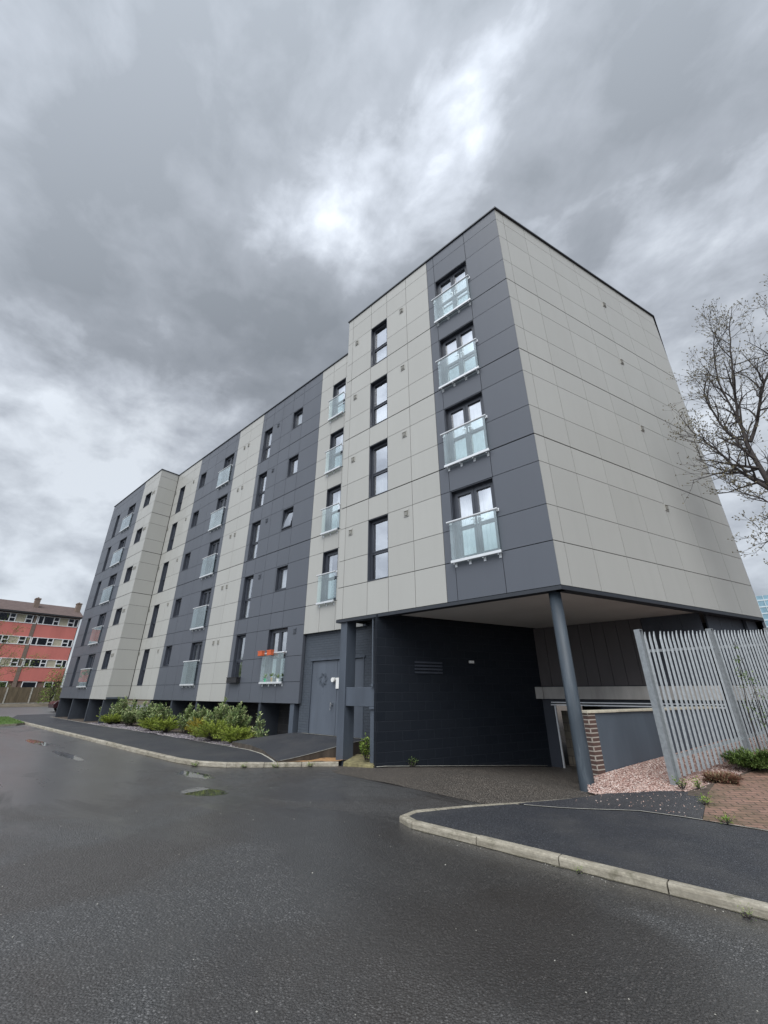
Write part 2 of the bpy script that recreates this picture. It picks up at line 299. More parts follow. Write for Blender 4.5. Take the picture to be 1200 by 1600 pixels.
# ------------------------------------------------------------------ mesh helpers
col = sc.collection
class MB:
    def __init__(s): s.v = []; s.f = []; s.mi = []
    def quad(s, pts, mi=0):
        n = len(s.v); s.v += [tuple(p) for p in pts]; s.f.append(tuple(range(n, n+len(pts)))); s.mi.append(mi)
    def hexa(s, p, mi=0):     # p: 8 corners, 0-3 bottom ccw, 4-7 top
        n = len(s.v); s.v += [tuple(q) for q in p]
        for f in ((3, 2, 1, 0), (4, 5, 6, 7), (0, 1, 5, 4), (1, 2, 6, 5), (2, 3, 7, 6), (3, 0, 4, 7)):
            s.f.append(tuple(n+i for i in f)); s.mi.append(mi)
    def box(s, x0, x1, y0, y1, z0, z1, mi=0):
        s.hexa([(x0, y0, z0), (x1, y0, z0), (x1, y1, z0), (x0, y1, z0), (x0, y0, z1), (x1, y0, z1), (x1, y1, z1), (x0, y1, z1)], mi)
    def fbox(s, fr, u0, u1, w0, w1, z0, z1, mi=0):   # box in a wall frame: u along, w outwards
        P = lambda u, w, z: (fr[0][0]+fr[1][0]*u+fr[2][0]*w, fr[0][1]+fr[1][1]*u+fr[2][1]*w, z)
        s.hexa([P(u0, w1, z0), P(u1, w1, z0), P(u1, w0, z0), P(u0, w0, z0), P(u0, w1, z1), P(u1, w1, z1), P(u1, w0, z1), P(u0, w0, z1)], mi)
    def tube(s, a, b, r0, r1=None, n=10, mi=0, cap=True):
        r1 = r0 if r1 is None else r1; a = Vector(a); b = Vector(b); d = (b-a)
        if d.length < 1e-6: return
        d.normalize(); x = d.cross(Vector((0, 0, 1)) if abs(d.z) < .9 else Vector((1, 0, 0))).normalized(); y = d.cross(x)
        k = len(s.v)
        for (c, r) in ((a, r0), (b, r1)):
            for i in range(n):
                t = 2*math.pi*i/n; s.v.append(tuple(c+x*(r*math.cos(t))+y*(r*math.sin(t))))
        for i in range(n):
            j = (i+1) % n; s.f.append((k+i, k+j, k+n+j, k+n+i)); s.mi.append(mi)
        if cap:
            s.f.append(tuple(k+i for i in range(n))[::-1]); s.mi.append(mi); s.f.append(tuple(k+n+i for i in range(n))); s.mi.append(mi)
    def path(s, pts, rad, n=6, mi=0):
        k0 = len(s.v); m = len(pts); pts = [Vector(p) for p in pts]
        px = None
        for i, p in enumerate(pts):
            d = (pts[min(i+1, m-1)]-pts[max(i-1, 0)])
            d = d.normalized() if d.length > 1e-9 else Vector((0, 0, 1))
            if px is None: px = d.cross(Vector((0, 0, 1)) if abs(d.z) < .9 else Vector((1, 0, 0))).normalized()
            px = (px-d*px.dot(d)).normalized(); y = d.cross(px)
            for q in range(n):
                t = 2*math.pi*q/n; s.v.append(tuple(p+px*(rad[i]*math.cos(t))+y*(rad[i]*math.sin(t))))
        for i in range(m-1):
            for q in range(n):
                r = (q+1) % n; a = k0+i*n; s.f.append((a+q, a+r, a+n+r, a+n+q)); s.mi.append(mi)
        s.f.append(tuple(k0+(m-1)*n+q for q in range(n))); s.mi.append(mi)
    def build(s, name, mats, parent=None, loc=(0, 0, 0), smooth=False, kind=None, label=None):
        me = bpy.data.meshes.new(name); me.from_pydata(s.v, [], s.f); me.validate()
        mats = mats if isinstance(mats, (list, tuple)) else [mats]
        for m in mats: me.materials.append(m)
        if len(me.polygons) == len(s.mi): me.polygons.foreach_set('material_index', s.mi)
        if smooth: me.polygons.foreach_set('use_smooth', [True]*len(me.polygons))
        me.update()
        o = bpy.data.objects.new(name, me); col.objects.link(o); o.location = loc
        if parent is not None: o.parent = parent
        if kind: o['kind'] = kind
        if label: o['label'] = label
        return o
def thing(name, label, cat, loc=(0, 0, 0), group=None, rot=0):
    o = bpy.data.objects.new(name, None); col.objects.link(o); o.location = loc; o.rotation_euler = (0, 0, rot); o.empty_display_size = .3
    o['label'] = label; o['category'] = cat
    if group: o['group'] = group
    return o
def tag(o, label, cat, group=None):
    o['label'] = label; o['category'] = cat
    if group: o['group'] = group
    return o
def bevel(o, w=.01, seg=2):
    b = o.modifiers.new('bevel', 'BEVEL'); b.width = w; b.segments = seg; b.limit_method = 'ANGLE'; return o
def copy_tree(o, parent):
    c = o.copy(); col.objects.link(c); c.parent = parent
    for ch in [k for k in bpy.data.objects if k.parent == o]: copy_tree(ch, c)
    return c
KIDS = {}
def copy_part(root, kids, parent, loc):
    c = root.copy(); col.objects.link(c); c.parent = parent; c.location = loc
    for k in kids:
        d = k.copy(); col.objects.link(d); d.parent = c
    return c

def sheet(name, outline, zf, mat, step=.5, kind='structure', side=None, edgemat=None, bottom=-.2):
    xs = [p[0] for p in outline]; ys = [p[1] for p in outline]
    pts = [Vector(p[:2]) for p in outline]; n = len(pts)
    poly = outline
    def inside(x, y):
        c = False
        for i in range(n):
            x1, y1 = poly[i][:2]; x2, y2 = poly[i-1][:2]
            if (y1 > y) != (y2 > y) and x < (x2-x1)*(y-y1)/(y2-y1)+x1: c = not c
        return c
    def sub(a, b):
        L = math.dist(a[:2], b[:2]); k = max(1, int(L/step)); return [Vector((a[0]+(b[0]-a[0])*i/k, a[1]+(b[1]-a[1])*i/k)) for i in range(k)]
    ring = []
    for i in range(n): ring += sub(outline[i], outline[(i+1) % n])
    V = list(ring); gx = min(xs)+step*.5
    while gx < max(xs):
        gy = min(ys)+step*.5
        while gy < max(ys):
            if inside(gx, gy) and min((Vector((gx, gy))-r).length for r in ring) > step*.4: V.append(Vector((gx, gy)))
            gy += step
        gx += step
    m = len(ring)
    r = geometry.delaunay_2d_cdt(V, [], [list(range(m))], 1, 1e-5)
    b = MB(); b.v = [(v.x, v.y, zf(v.x, v.y)) for v in r[0]]
    for f in r[2]:
        a, q, c = [r[0][i] for i in f[:3]]
        if (q-a).cross(c-a) < 0: f = f[::-1]
        b.f.append(tuple(f)); b.mi.append(0)
    mats = [mat]
    if side:
        mats.append(edgemat or mat)
        for i in range(m):
            p, q = ring[i], ring[(i+1) % m]; zp, zq = zf(p.x, p.y), zf(q.x, q.y)
            b.quad([(p.x, p.y, side(p.x, p.y)), (q.x, q.y, side(q.x, q.y)), (q.x, q.y, zq), (p.x, p.y, zp)], 1)
    return b.build(name, mats, kind=kind)

# ------------------------------------------------------------------ ground heights
def smf(t): t = min(1, max(0, t)); return t*t*(3-2*t)
KN = [(-400, .6), (-80, .6), (-57, .42), (-42, -.02), (-34, -.07), (-20, -.10), (-12, -.14), (-6, -.15), (-3.2, 0), (400, 0)]
def rz(x, y):
    z = float(np.interp(x, [k[0] for k in KN], [k[1] for k in KN]))
    if x > -7: z += -.48*min(1, max(0, (y-.1)/5.4))*smf((x+6.5)/1.0)*smf((4.0-x)/1.5)
    return z
def gz(x, y):     # the rising ground at the right
    return .07+.05*smf((y+1.0)/1.2)+.075*max(0., y)
Bx, By = 0.34117, 0.94000

# main road as one grid to the horizon
def grid(name, xs, ys, zf, mat):
    b = MB()
    for y in ys:
        for x in xs: b.v.append((x, y, zf(x, y)))
    w = len(xs)
    for j in range(len(ys)-1):
        for i in range(w-1): b.f.append((j*w+i, j*w+i+1, (j+1)*w+i+1, (j+1)*w+i)); b.mi.append(0)
    return b.build(name, mat, kind='structure', smooth=True)
xs = [-900, -400, -150, -80]+[-70+i for i in range(0, 60)]+[-10+.25*i for i in range(0, 68)]+[8, 12, 20, 50, 150, 500, 900]
ys = [-900, -200, -60, -30, -20, -14]+[-12+.5*i for i in range(0, 24)]+[0+.25*i for i in range(0, 28)]+[8, 12, 16, 24, 40, 80, 200, 900]
grid('ground', xs, ys, lambda x, y: rz(x, y)-.06, M_soil)
# the asphalt car park road
road_out = [(-56, -60), (40, -60), (40, -3.45), (-1.2, -3.45), (-1.5, -3.0), (-.2, -.4), (.5, 1), (1.2, 5.6), (-2.6, 5.6), (-4.85, .05), (-6.2, .2), (-7.2, -1.3), (-9.8, -2.5), (-56, -2.5)]
sheet('road', [(-51, -60), (40, -60), (40, -3.40), (-1.2, -3.40), (-1.45, -3.0), (-.25, -.6), (-.9, -1.3), (-2.65, -1.55), (-5.2, -.95), (-5.98, -.13), (-6.2, -.2), (-7.4, -1.55), (-8.05, -2.12), (-8.86, -2.46), (-9.8, -2.52), (-28, -2.40), (-36, -2.3), (-51, -2.3)], lambda x, y: rz(x, y), M_road, 1.2)
sheet('driveway', [(-6.2, -.40), (-5.23, -1.02), (-3.7, -1.45), (-2.65, -1.62), (-1.36, -1.74), (-.95, -1.75), (-.1, -.3), (1.2, 2), (2.4, 8.2), (-2.2, 8.2), (-2.6, 6.2), (-4.85, -.02), (-5.9, .0)], lambda x, y: rz(x, y)+.004, M_drive, .3)
sheet('far_road', [(-51, -60), (-51, 60), (-34.6, 60), (-34.6, -2.3), (-40, -2.3), (-40, -60)], lambda x, y: rz(x, y)+.012, simple('old_pale_tarmac', (.13, .13, .135), .42, var=.12, nscale=1, bump=.2, bscale=80), 3.0)
sheet('verge', [(-56.9, -60), (-51, -60), (-51, 60), (-56.9, 60)], lambda x, y: rz(x, y)+.02, simple('muddy_verge', (.12, .10, .07), .95, var=.4, nscale=1.5, bump=.5, bscale=6), 3.0)

# ------------------------------------------------------------------ kerbs
def resample(pts, step):
    out = [Vector(pts[0])]; acc = 0
    P = [Vector(p) for p in pts]; L = [0]
    for i in range(1, len(P)): L.append(L[-1]+(P[i]-P[i-1]).length)
    tot = L[-1]; k = max(1, round(tot/step)); res = []
    for j in range(k+1):
        t = tot*j/k
        for i in range(1, len(P)):
            if t <= L[i]+1e-9:
                f = (t-L[i-1])/max(1e-9, L[i]-L[i-1]); res.append(P[i-1].lerp(P[i], f)); break
    return res
def kerb(name, pts, hf, width=.125, step=.92, side=1, seed=1, gap=.006, base=-.05):
    """pts: road-side bottom edge; blocks extend to the left of the travel direction if side=1"""
    rnd = random.Random(seed); q = resample(pts, step); b = MB()
    for i in range(len(q)-1):
        a, c = q[i], q[i+1]; d = (c-a).normalized(); n = Vector((-d.y, d.x))*side
        a2 = a+d*gap; c2 = c-d*gap
        o = rnd.uniform(-.004, .004); dz = rnd.uniform(-.003, .003)
        prof = [(0, None), (.0, -.025), (.006, -.010), (.018, 0), (width-.004, 0), (width, -.006), (width, None)]
        ring = []
        for e in (a2, c2):
            r0 = []
            for (w, z) in prof:
                p = e+n*(w+o); zb = rz(e.x, e.y); h = hf(e)
                r0.append((p.x, p.y, zb+base if z is None else zb+h+z+dz))
            ring.append(r0)
        k = len(b.v); b.v += ring[0]+ring[1]; m = len(prof)
        for j in range(m-1):
            f = (k+j, k+j+1, k+m+j+1, k+m+j); b.f.append(f if side < 0 else f[::-1]); b.mi.append(0)
        b.f.append(tuple(range(k, k+m))); b.mi.append(0); b.f.append(tuple(range(k+m, k+2*m))[::-1]); b.mi.append(0)
    o = b.build(name, M_kerb, kind='structure'); return o
kerb('kerb', [(16, -3.42), (-1.20, -3.42)], lambda e: .072, side=-1, seed=3, width=.10)
def arc(cx, cy, r, a0, a1, n): return [(cx+r*math.cos(R_(a0+(a1-a0)*i/n)), cy+r*math.sin(R_(a0+(a1-a0)*i/n))) for i in range(n+1)]
tip = [(-1.20, -3.42), (-1.40, -3.39), (-1.51, -3.28), (-1.545, -3.13), (-1.52, -2.98)]
kerb('kerb', tip, lambda e: .072, side=-1, step=.30, seed=4, gap=.002, width=.10)
kerb('kerb', [(-1.52, -2.98), (-1.30, -2.50), (-.77, -1.53), (-.32, -.74), (-.13, -.42)], lambda e: .072-.057*smf((e.y+2.9)/2.2), side=-1, seed=5, width=.11)
KL = [(-34.3, -2.35), (-28, -2.44), (-20, -2.55), (-11.7, -2.58), (-9.8, -2.60), (-8.86, -2.50), (-8.06, -2.17), (-7.41, -1.62), (-6.98, -1.16), (-6.28, -.42), (-6.03, -.17)]
kerb('kerb', KL, lambda e: .10, side=1, seed=6, width=.11)

def grime(name, pts, w, off, mat, seed):
    rnd = random.Random(seed); P = resample(pts, .06); b = MB()
    for i in range(len(P)-1):
        a, c = P[i], P[i+1]; d = (c-a).normalized(); n = Vector((d.y, -d.x))
        w0 = w*(.35+.65*abs(math.sin(i*.37)*math.sin(i*.113+1)))*rnd.uniform(.6, 1.2)
        b.quad([(a.x, a.y, rz(a.x, a.y)+.003), (c.x, c.y, rz(c.x, c.y)+.003), (c.x+n.x*w0*off, c.y+n.y*w0*off, rz(c.x, c.y)+.003), (a.x+n.x*w0*off, a.y+n.y*w0*off, rz(a.x, a.y)+.003)])
    return b.build(name, mat, kind='structure')
M_silt = simple('gutter_silt', (.060, .055, .038), .95, var=.6, nscale=18, bump=.6, bscale=60)
grime('gutter_silt', [(6, -3.42), (-1.20, -3.42)], .035, -1, M_silt, 1)
grime('gutter_silt', KL[3:], .06, 1, M_silt, 2)
# pavement left
def pz(x, y): return rz(x, y)+.09
PL = [(-34.6, -2.24), (-28, -2.33), (-20, -2.44), (-11.7, -2.47), (-9.8, -2.49), (-8.90, -2.39), (-8.14, -2.08), (-7.49, -1.54), (-7.20, -1.24), (-7.72, -1.0), (-8.75, -.60), (-9.76, -.38), (-11, -.33), (-12.2, -.30), (-15, -.24), (-18, -.24), (-22.8, -.40), (-26, -.32), (-34.6, -.12)]
sheet('pavement', PL, pz, M_pave, .6)
sheet('pavement', [(-34.6, -2.24), (-34.6, 3), (-39.9, 3), (-39.9, -1.0)], lambda x, y: rz(x, y)+.04, M_pave, 1.0)
# pavement right
def pr(x, y):
    t = smf((y+2.9)/2.3)*smf((.9-x)/1.2)
    return .064-.038*t
sheet('pavement', [(-1.18, -3.30), (20, -3.30), (20, -1.0), (2.14, -1.0), (1.5, -.96), (1.24, -.96), (.8, -1.0), (.21, -1.29), (-.52, -1.60), (-.68, -1.62), (-1.20, -2.54), (-1.41, -2.98), (-1.42, -3.13), (-1.38, -3.24), (-1.30, -3.30)], pr, M_pave, .3)
def p2(x, y): return pr(x, y)+.004+.05*smf((y+1.0)/1.3)*smf((x+.2)/1.2)+.03*max(0, y)
sheet('pavement', [(-.66, -1.60), (-.52, -1.585), (.21, -1.275), (.8, -.985), (1.24, -.945), (1.5, -.945), (1.47, -.3), (1.33, .50), (1.05, .42), (.45, .05), (.16, -.04), (-.02, -.38), (-.10, -.50), (-.60, -1.42)], p2, M_patch, .25)
# edgings (flush pale strips)
def strip(name, pts, w, zf, mat):
    b = MB(); P = [Vector(p) for p in resample(pts, .25)]
    for i in range(len(P)-1):
        a, c = P[i], P[i+1]; d = (c-a).normalized(); n = Vector((-d.y, d.x))*w*.5
        b.quad([(a.x-n.x, a.y-n.y, zf(a.x, a.y)), (c.x-n.x, c.y-n.y, zf(c.x, c.y)), (c.x+n.x, c.y+n.y, zf(c.x, c.y)), (a.x+n.x, a.y+n.y, zf(a.x, a.y))])
    return b.build(name, mat, kind='structure')
strip('pavement_edging', [(-.55, -1.61), (.21, -1.285), (.8, -.992), (1.24, -.952), (1.5, -.952), (2.3, -1.0), (8, -1.0)], .022, lambda x, y: pr(x, y)+.010, M_edging)
strip('pavement_edging', [(-34.6, -.12), (-26, -.32), (-22.8, -.40), (-18, -.24), (-15, -.24), (-12.2, -.30), (-11, -.33), (-9.76, -.38), (-8.75, -.60), (-7.72, -1.0), (-7.13, -1.27)], .05, lambda x, y: pz(x, y)+.006, M_edging)
strip('driveway_edging', [(-4.86, -.06), (-2.95, 5.2)], .07, lambda x, y: rz(x, y)+.03, M_edging)

# ramp to the door
def rampz(x, y): return -.035+.345*smf((y+1.25)/2.6)*.5+.345*.5*min(1, max(0, (y+1.25)/2.55))
sheet('ramp', [(-7.14, -1.20), (-6.40, 1.30), (-9.75, 1.30), (-9.9, 1.12), (-10.3, .55), (-10.95, -.28), (-9.76, -.35), (-8.75, -.57), (-7.72, -.97)], rampz, M_pave, .35, side=lambda x, y: -.2, edgemat=M_skirt)
strip('ramp_edging', [(-7.12, -1.14), (-6.41, 1.28)], .03, lambda x, y: rampz(x, y)+.006, M_edging)
strip('door_threshold', [(-9.4, 1.27), (-6.6, 1.27)], .05, lambda x, y: rampz(x, y)+.012, M_edging)
sheet('soil_strip', [(-7.14, -1.24), (-6.40, -.44), (-6.10, -.13), (-6.12, .6), (-6.62, .5)], lambda x, y: -.055+.02*math.sin(x*9)*math.cos(y*7), M_sand, .15)
b = MB(); b.hexa([(-5.95, -.14, -.3), (-4.93, -.10, -.3), (-4.93, .5, -.3), (-6.4, .9, -.3), (-5.93, -.10, -.045), (-4.97, -.06, -.05), (-5.25, .85, .04), (-6.3, .75, .02)])
bevel(tag(b.build('concrete_plinth', M_moss), 'mossy sloping concrete plinth between the porch post and the dark block wall', 'plinth'), .015)

# planting bed
sheet('planting_bed', [(-26.2, -.30), (-22.8, -.37), (-18, -.21), (-15, -.21), (-12.2, -.27), (-11, -.29), (-10.4, .5), (-9.95, 1.1), (-9.95, 2.0), (-26.2, 2.0)], lambda x, y: rz(x, y)+.085+.02*math.sin(x*2.1), M_soil, .6)
sheet('undercroft_ground', [(-34.9, -.12), (-26.2, -.30), (-26.2, 2.0), (-26.2, 9), (-34.9, 9)], lambda x, y: rz(x, y)+.08, M_soil, 1.0)
# grass island far left
sheet('grass_island', [(-36.5, -2.0), (-29.0, -2.42), (-28.2, -2.9), (-28.0, -3.7), (-29, -5), (-36.5, -6.5)], lambda x, y: rz(x, y)+.10, M_grass, .8, side=lambda x, y: rz(x, y)-.02, edgemat=M_kerb)
rnd = random.Random(5)
b = MB()
isl = [(-36.5, -2.05), (-29.0, -2.47), (-28.25, -2.9), (-28.05, -3.7), (-29, -4.9), (-36.5, -6.4)]
def inpoly(poly, x, y):
    c = False
    for i in range(len(poly)):
        x1, y1 = poly[i]; x2, y2 = poly[i-1]
        if (y1 > y) != (y2 > y) and x < (x2-x1)*(y-y1)/(y2-y1)+x1: c = not c
    return c
for i in range(9000):
    x, y = rnd.uniform(-36.5, -28), rnd.uniform(-6.4, -2.0)
    if not inpoly(isl, x, y): continue
    z = rz(x, y)+.10; a = rnd.uniform(0, 6.28); h = rnd.uniform(.03, .08); w = .012
    b.quad([(x-w*math.cos(a), y-w*math.sin(a), z), (x+w*math.cos(a), y+w*math.sin(a), z), (x+rnd.uniform(-.03, .03), y+rnd.uniform(-.03, .03), z+h)])
o = b.build('grass', M_grass); o['kind'] = 'stuff'; tag(o, 'short green grass on the traffic island at far left', 'grass')

# ------------------------------------------------------------------ apartment building
BLD = thing('apartment_building', 'five storey apartment block clad in beige and slate grey panels over an open undercroft', 'building', (-10, 6, 0))
OFF = Vector((10, -6, 0))     # world -> parent-local
def bp(mb, name, mats, **k): return mb.build(name, mats, parent=BLD, loc=tuple(OFF), **k)
FL = [4.42, 7.055, 9.69, 12.325]
GF = 1.87
TOP = 15.50
ZL = [3.48]+[4.42, 5.25, 6.32, 7.055, 7.885, 8.955, 9.69, 10.52, 11.59, 12.325, 13.155, 14.22, 15.02, TOP]
THICK = {4.42: .009, 7.055: .015, 9.69: .015, 12.325: .015}
def cladding(name, fr, us, zs, color, openings, label=None, t=.018, gap=.007):
    """panels with open joints; openings = (u0,u1,z0,z1)"""
    b = MB()
    for i in range(len(us)-1):
        for j in range(len(zs)-1):
            u0, u1 = us[i]+gap, us[i+1]-gap; z0 = zs[j]+THICK.get(zs[j], gap); z1 = zs[j+1]-THICK.get(zs[j+1], gap)
            rects = [(u0, u1, z0, z1)]
            for (a, c, d, e) in openings:
                new = []
                for (p, q, r, s) in rects:
                    if a >= q or c <= p or d >= s or e <= r: new.append((p, q, r, s)); continue
                    if p < a: new.append((p, a, r, s))
                    if q > c: new.append((c, q, r, s))
                    m0, m1 = max(p, a), min(q, c)
                    if r < d: new.append((m0, m1, r, d))
                    if s > e: new.append((m0, m1, e, s))
                rects = new
            for (p, q, r, s) in rects:
                if q-p > .015 and s-r > .015: b.fbox(fr, p, q, -t, 0, r, s)
    return bp(b, name, color, label=label)
frF = ((0, 0), (1, 0), (0, -1)); frM = ((0, 1.16), (1, 0), (0, -1)); frR = ((0, 0), (Bx, By), (By, -Bx))
frLr = ((-24.93, 0), (0, 1), (1, 0)); frFl = ((-6.55, 0), (0, 1), (-1, 0)); frMr = ((-9.54, 1.16), (0, 1), (1, 0))
OP = {}
def op(key, x0, x1, zlist, h): OP[key] = [(x0, x1, z, z+h) for z in zlist]
op('F_tall', -5.30, -4.51, FL, 1.89); op('F_fr', -2.36, -1.15, FL, 1.89)
op('B_fr', -8.72, -7.90, FL, 1.89)
OP['M_small'] = [(-11.64, -10.88, z+.86, z+1.86) for z in FL]
OP['M_gfr'] = [(-11.74, -10.50, GF, GF+1.92)]
op('M_tall', -14.13, -13.38, [GF]+FL, 1.90)
op('M_fr2', -18.25, -17.17, [GF]+FL, 1.89)
OP['M_small2'] = [(-21.2, -20.45, z+.86, z+1.86) for z in FL]+[(-21.2, -20.45, 2.77, 3.78)]
op('M_tall2', -24.15, -23.38, [GF]+FL, 1.90)
OP['L_small'] = [(-26.95, -25.90, z+.86, z+1.86) for z in FL]+[(-26.95, -25.90, 2.77, 3.80)]
op('L_fr', -30.15, -28.75, [GF]+FL, 1.89)
op('L_tall', -32.65, -31.95, [GF]+FL, 1.88)
allF = OP['F_tall']+OP['F_fr']; allM = sum([OP[k] for k in ('B_fr', 'M_small', 'M_gfr', 'M_tall', 'M_fr2', 'M_small2', 'M_tall2')], []); allL = OP['L_small']+OP['L_fr']+OP['L_tall']
ZLm = [1.18, 1.87, 2.73, 3.79]+ZL[1:]
ZLb = [3.43]+ZL[1:]
cladding('wall_cladding', frF, [-6.55, -6.29, -5.30, -4.51, -3.60, -2.66], ZL, M_beige, allF, 'beige panels of the projecting right-hand block')
cladding('wall_cladding', frF, [-2.66, -2.37, -1.15, 0], ZL, M_dark, allF, 'slate grey panels at the near corner')
cladding('wall_cladding', frR, [.0, .33, 1.25, 2.45, 3.67, 4.88, 6.08, 7.28, 8.48], ZL, M_beige, [], 'blank beige end wall')
cladding('wall_cladding', frFl, [0, 1.14], ZL, M_beige, [])
cladding('wall_cladding', frM, [-9.54, -8.72, -7.90, -6.57], ZLb, M_beige, allM, 'beige bay above the service door')
cladding('wall_cladding', frM, [-14.42, -14.13, -13.38, -12.56, -11.70, -10.88, -9.54], ZLm, M_dark, allM, 'slate grey bay with two window columns')
cladding('wall_cladding', frM, [-16.85, -15.62, -14.42], ZLm, M_beige, allM, 'blank beige strip with paired vents')
cladding('wall_cladding', frM, [-21.52, -20.45, -19.35, -18.25, -17.15, -16.85], ZLm, M_dark, allM, 'slate grey bay left of the middle')
cladding('wall_cladding', frM, [-24.91, -24.15, -23.38, -22.45, -21.52], ZLm, M_beige, allM)
cladding('wall_cladding', frF, [-27.72, -26.95, -25.90, -24.93], ZLm, M_beige, allL, 'beige strip at the edge of the far projecting block')
cladding('wall_cladding', frF, [-34.25, -32.65, -31.90, -30.15, -28.75, -27.72], ZLm, M_dark, allL, 'slate grey panels of the far projecting block')
cladding('wall_cladding', frLr, [.0, 1.14], ZLm, M_beige, [])
cladding('wall_cladding', frMr, [.0, .12], [1.18, 3.42], M_dark, [])
# core (dark structure behind the open joints), windows are cut as pockets in front of it
b = MB()
def prism(mb, pts, z0, z1, mi=0):
    k = len(mb.v); n = len(pts)
    mb.v += [(x, y, z0) for x, y in pts]+[(x, y, z1) for x, y in pts]
    mb.f.append(tuple(range(k, k+n))[::-1]); mb.f.append(tuple(range(k+n, k+2*n))); mb.mi += [mi, mi]
    for i in range(n):
        j = (i+1) % n; mb.f.append((k+i, k+j, k+n+j, k+n+i)); mb.mi.append(mi)
c_ = .55
prism(b, [(-6.50+0, c_), (-.25, c_), (Bx*8.0-.25, By*8.0), (Bx*8-.2, 14), (-6.5, 14)], 3.56, TOP-.04)
prism(b, [(-24.6, 1.16+c_), (-6.5, 1.16+c_), (-6.5, 13.9), (-24.6, 13.9)], 3.56, TOP-.04)
prism(b, [(-24.6, 1.16+c_), (-9.64, 1.16+c_), (-9.64, 13.9), (-24.6, 13.9)], 1.30, 3.56)
prism(b, [(-34.2, c_), (-25.4, c_), (-25.4, 13.9), (-34.2, 13.9)], 1.30, TOP-.04)
bp(b, 'structural_core', M_core)
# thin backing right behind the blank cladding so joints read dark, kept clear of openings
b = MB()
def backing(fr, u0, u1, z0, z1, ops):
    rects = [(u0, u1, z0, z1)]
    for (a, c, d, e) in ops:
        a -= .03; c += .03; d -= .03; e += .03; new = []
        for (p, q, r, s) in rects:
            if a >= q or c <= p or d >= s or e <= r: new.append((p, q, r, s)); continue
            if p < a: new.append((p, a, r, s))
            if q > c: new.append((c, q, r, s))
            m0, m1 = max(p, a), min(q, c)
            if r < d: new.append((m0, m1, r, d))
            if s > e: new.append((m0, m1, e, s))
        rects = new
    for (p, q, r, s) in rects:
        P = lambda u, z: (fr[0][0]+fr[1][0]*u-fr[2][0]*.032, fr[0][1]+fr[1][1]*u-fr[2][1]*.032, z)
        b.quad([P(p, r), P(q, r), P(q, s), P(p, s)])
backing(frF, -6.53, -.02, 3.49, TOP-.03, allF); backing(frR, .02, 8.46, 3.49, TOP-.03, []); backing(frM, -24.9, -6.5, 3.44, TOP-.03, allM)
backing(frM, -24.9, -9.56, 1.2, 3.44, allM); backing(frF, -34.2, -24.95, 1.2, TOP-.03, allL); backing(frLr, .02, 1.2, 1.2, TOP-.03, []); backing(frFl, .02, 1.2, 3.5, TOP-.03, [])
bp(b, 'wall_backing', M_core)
# roof and coping
b = MB()
RO = [(-34.29, -.04), (-24.89, -.04), (-24.89, 1.12), (-6.59, 1.12), (-6.59, -.04), (.045, -.04), (Bx*8.52+.045, By*8.52-.03), (Bx*8.5+.03, 14.2), (-34.29, 14.2)]
prism(b, RO, TOP, TOP+.05); bp(b, 'roof', M_coping)
# back and left end walls
b = MB(); b.box(-34.26, -34.2, .02, 14.15, 1.18, TOP); b.box(-34.2, Bx*8.45, 14.1, 14.16, 1.3, TOP)
b.hexa([(Bx*8.45-.05, By*8.47, 0), (Bx*8.48, By*8.47, 0), (Bx*8.48, 14.1, 0), (Bx*8.45-.05, 14.1, 0), (Bx*8.45-.05, By*8.47, TOP), (Bx*8.48, By*8.47, TOP), (Bx*8.48, 14.1, TOP), (Bx*8.45-.05, 14.1, TOP)])
bp(b, 'rear_wall', M_dark)
# underside trims and soffits
b = MB()
b.fbox(frF, -6.55, -.0, -.22, .004, 3.395, 3.474); b.fbox(frR, .0, 8.48, -.22, .004, 3.395, 3.474)
bp(b, 'soffit_trim', M_coping)
b = MB(); prism(b, [(-4.62, .20), (-.18, .20), (Bx*8.3-.2, By*8.3), (-2.0, By*8.3)], 3.46, 3.52); bp(b, 'soffit', M_soffit)
b = MB(); prism(b, [(-6.45, .20), (-4.63, .20), (-4.2, 1.30), (-6.45, 1.30)], 3.60, 3.66); prism(b, [(-9.5, 1.18), (-6.45, 1.18), (-6.45, 1.32), (-9.5, 1.32)], 3.44, 3.50)
prism(b, [(-24.9, 1.19), (-9.62, 1.19), (-9.62, 13.9), (-24.9, 13.9)], 1.20, 1.29); prism(b, [(-34.2, .03), (-24.9, .03), (-24.9, 13.9), (-34.2, 13.9)], 1.20, 1.29)
bp(b, 'undercroft_soffit', M_paint)

# ---- windows
def win_tall(w, h):
    f = MB(); d0 = .10
    f.box(-.004, .016, .004, .30, 0, h, 1); f.box(w-.016, w+.004, .004, .30, 0, h, 1); f.box(.016, w-.016, .004, .30, h-.016, h, 1); f.box(.016, w-.016, -.012, .30, 0, .02, 1)
    def fr(x0, x1, z0, z1, t, y0, y1):
        f.box(x0, x0+t, y0, y1, z0, z1); f.box(x1-t, x1, y0, y1, z0, z1); f.box(x0+t, x1-t, y0, y1, z0, z0+t); f.box(x0+t, x1-t, y0, y1, z1-t, z1)
    return f, fr
def curtain(b, x0, x1, z0, z1, y, folds=7, amp=.018):
    n = folds*4
    for i in range(n):
        a, c = x0+(x1-x0)*i/n, x0+(x1-x0)*(i+1)/n
        ya, yc = y+amp*math.sin(i*math.pi/2), y+amp*math.sin((i+1)*math.pi/2)
        b.quad([(a, ya, z0), (c, yc, z0), (c, yc, z1), (a, ya, z1)])
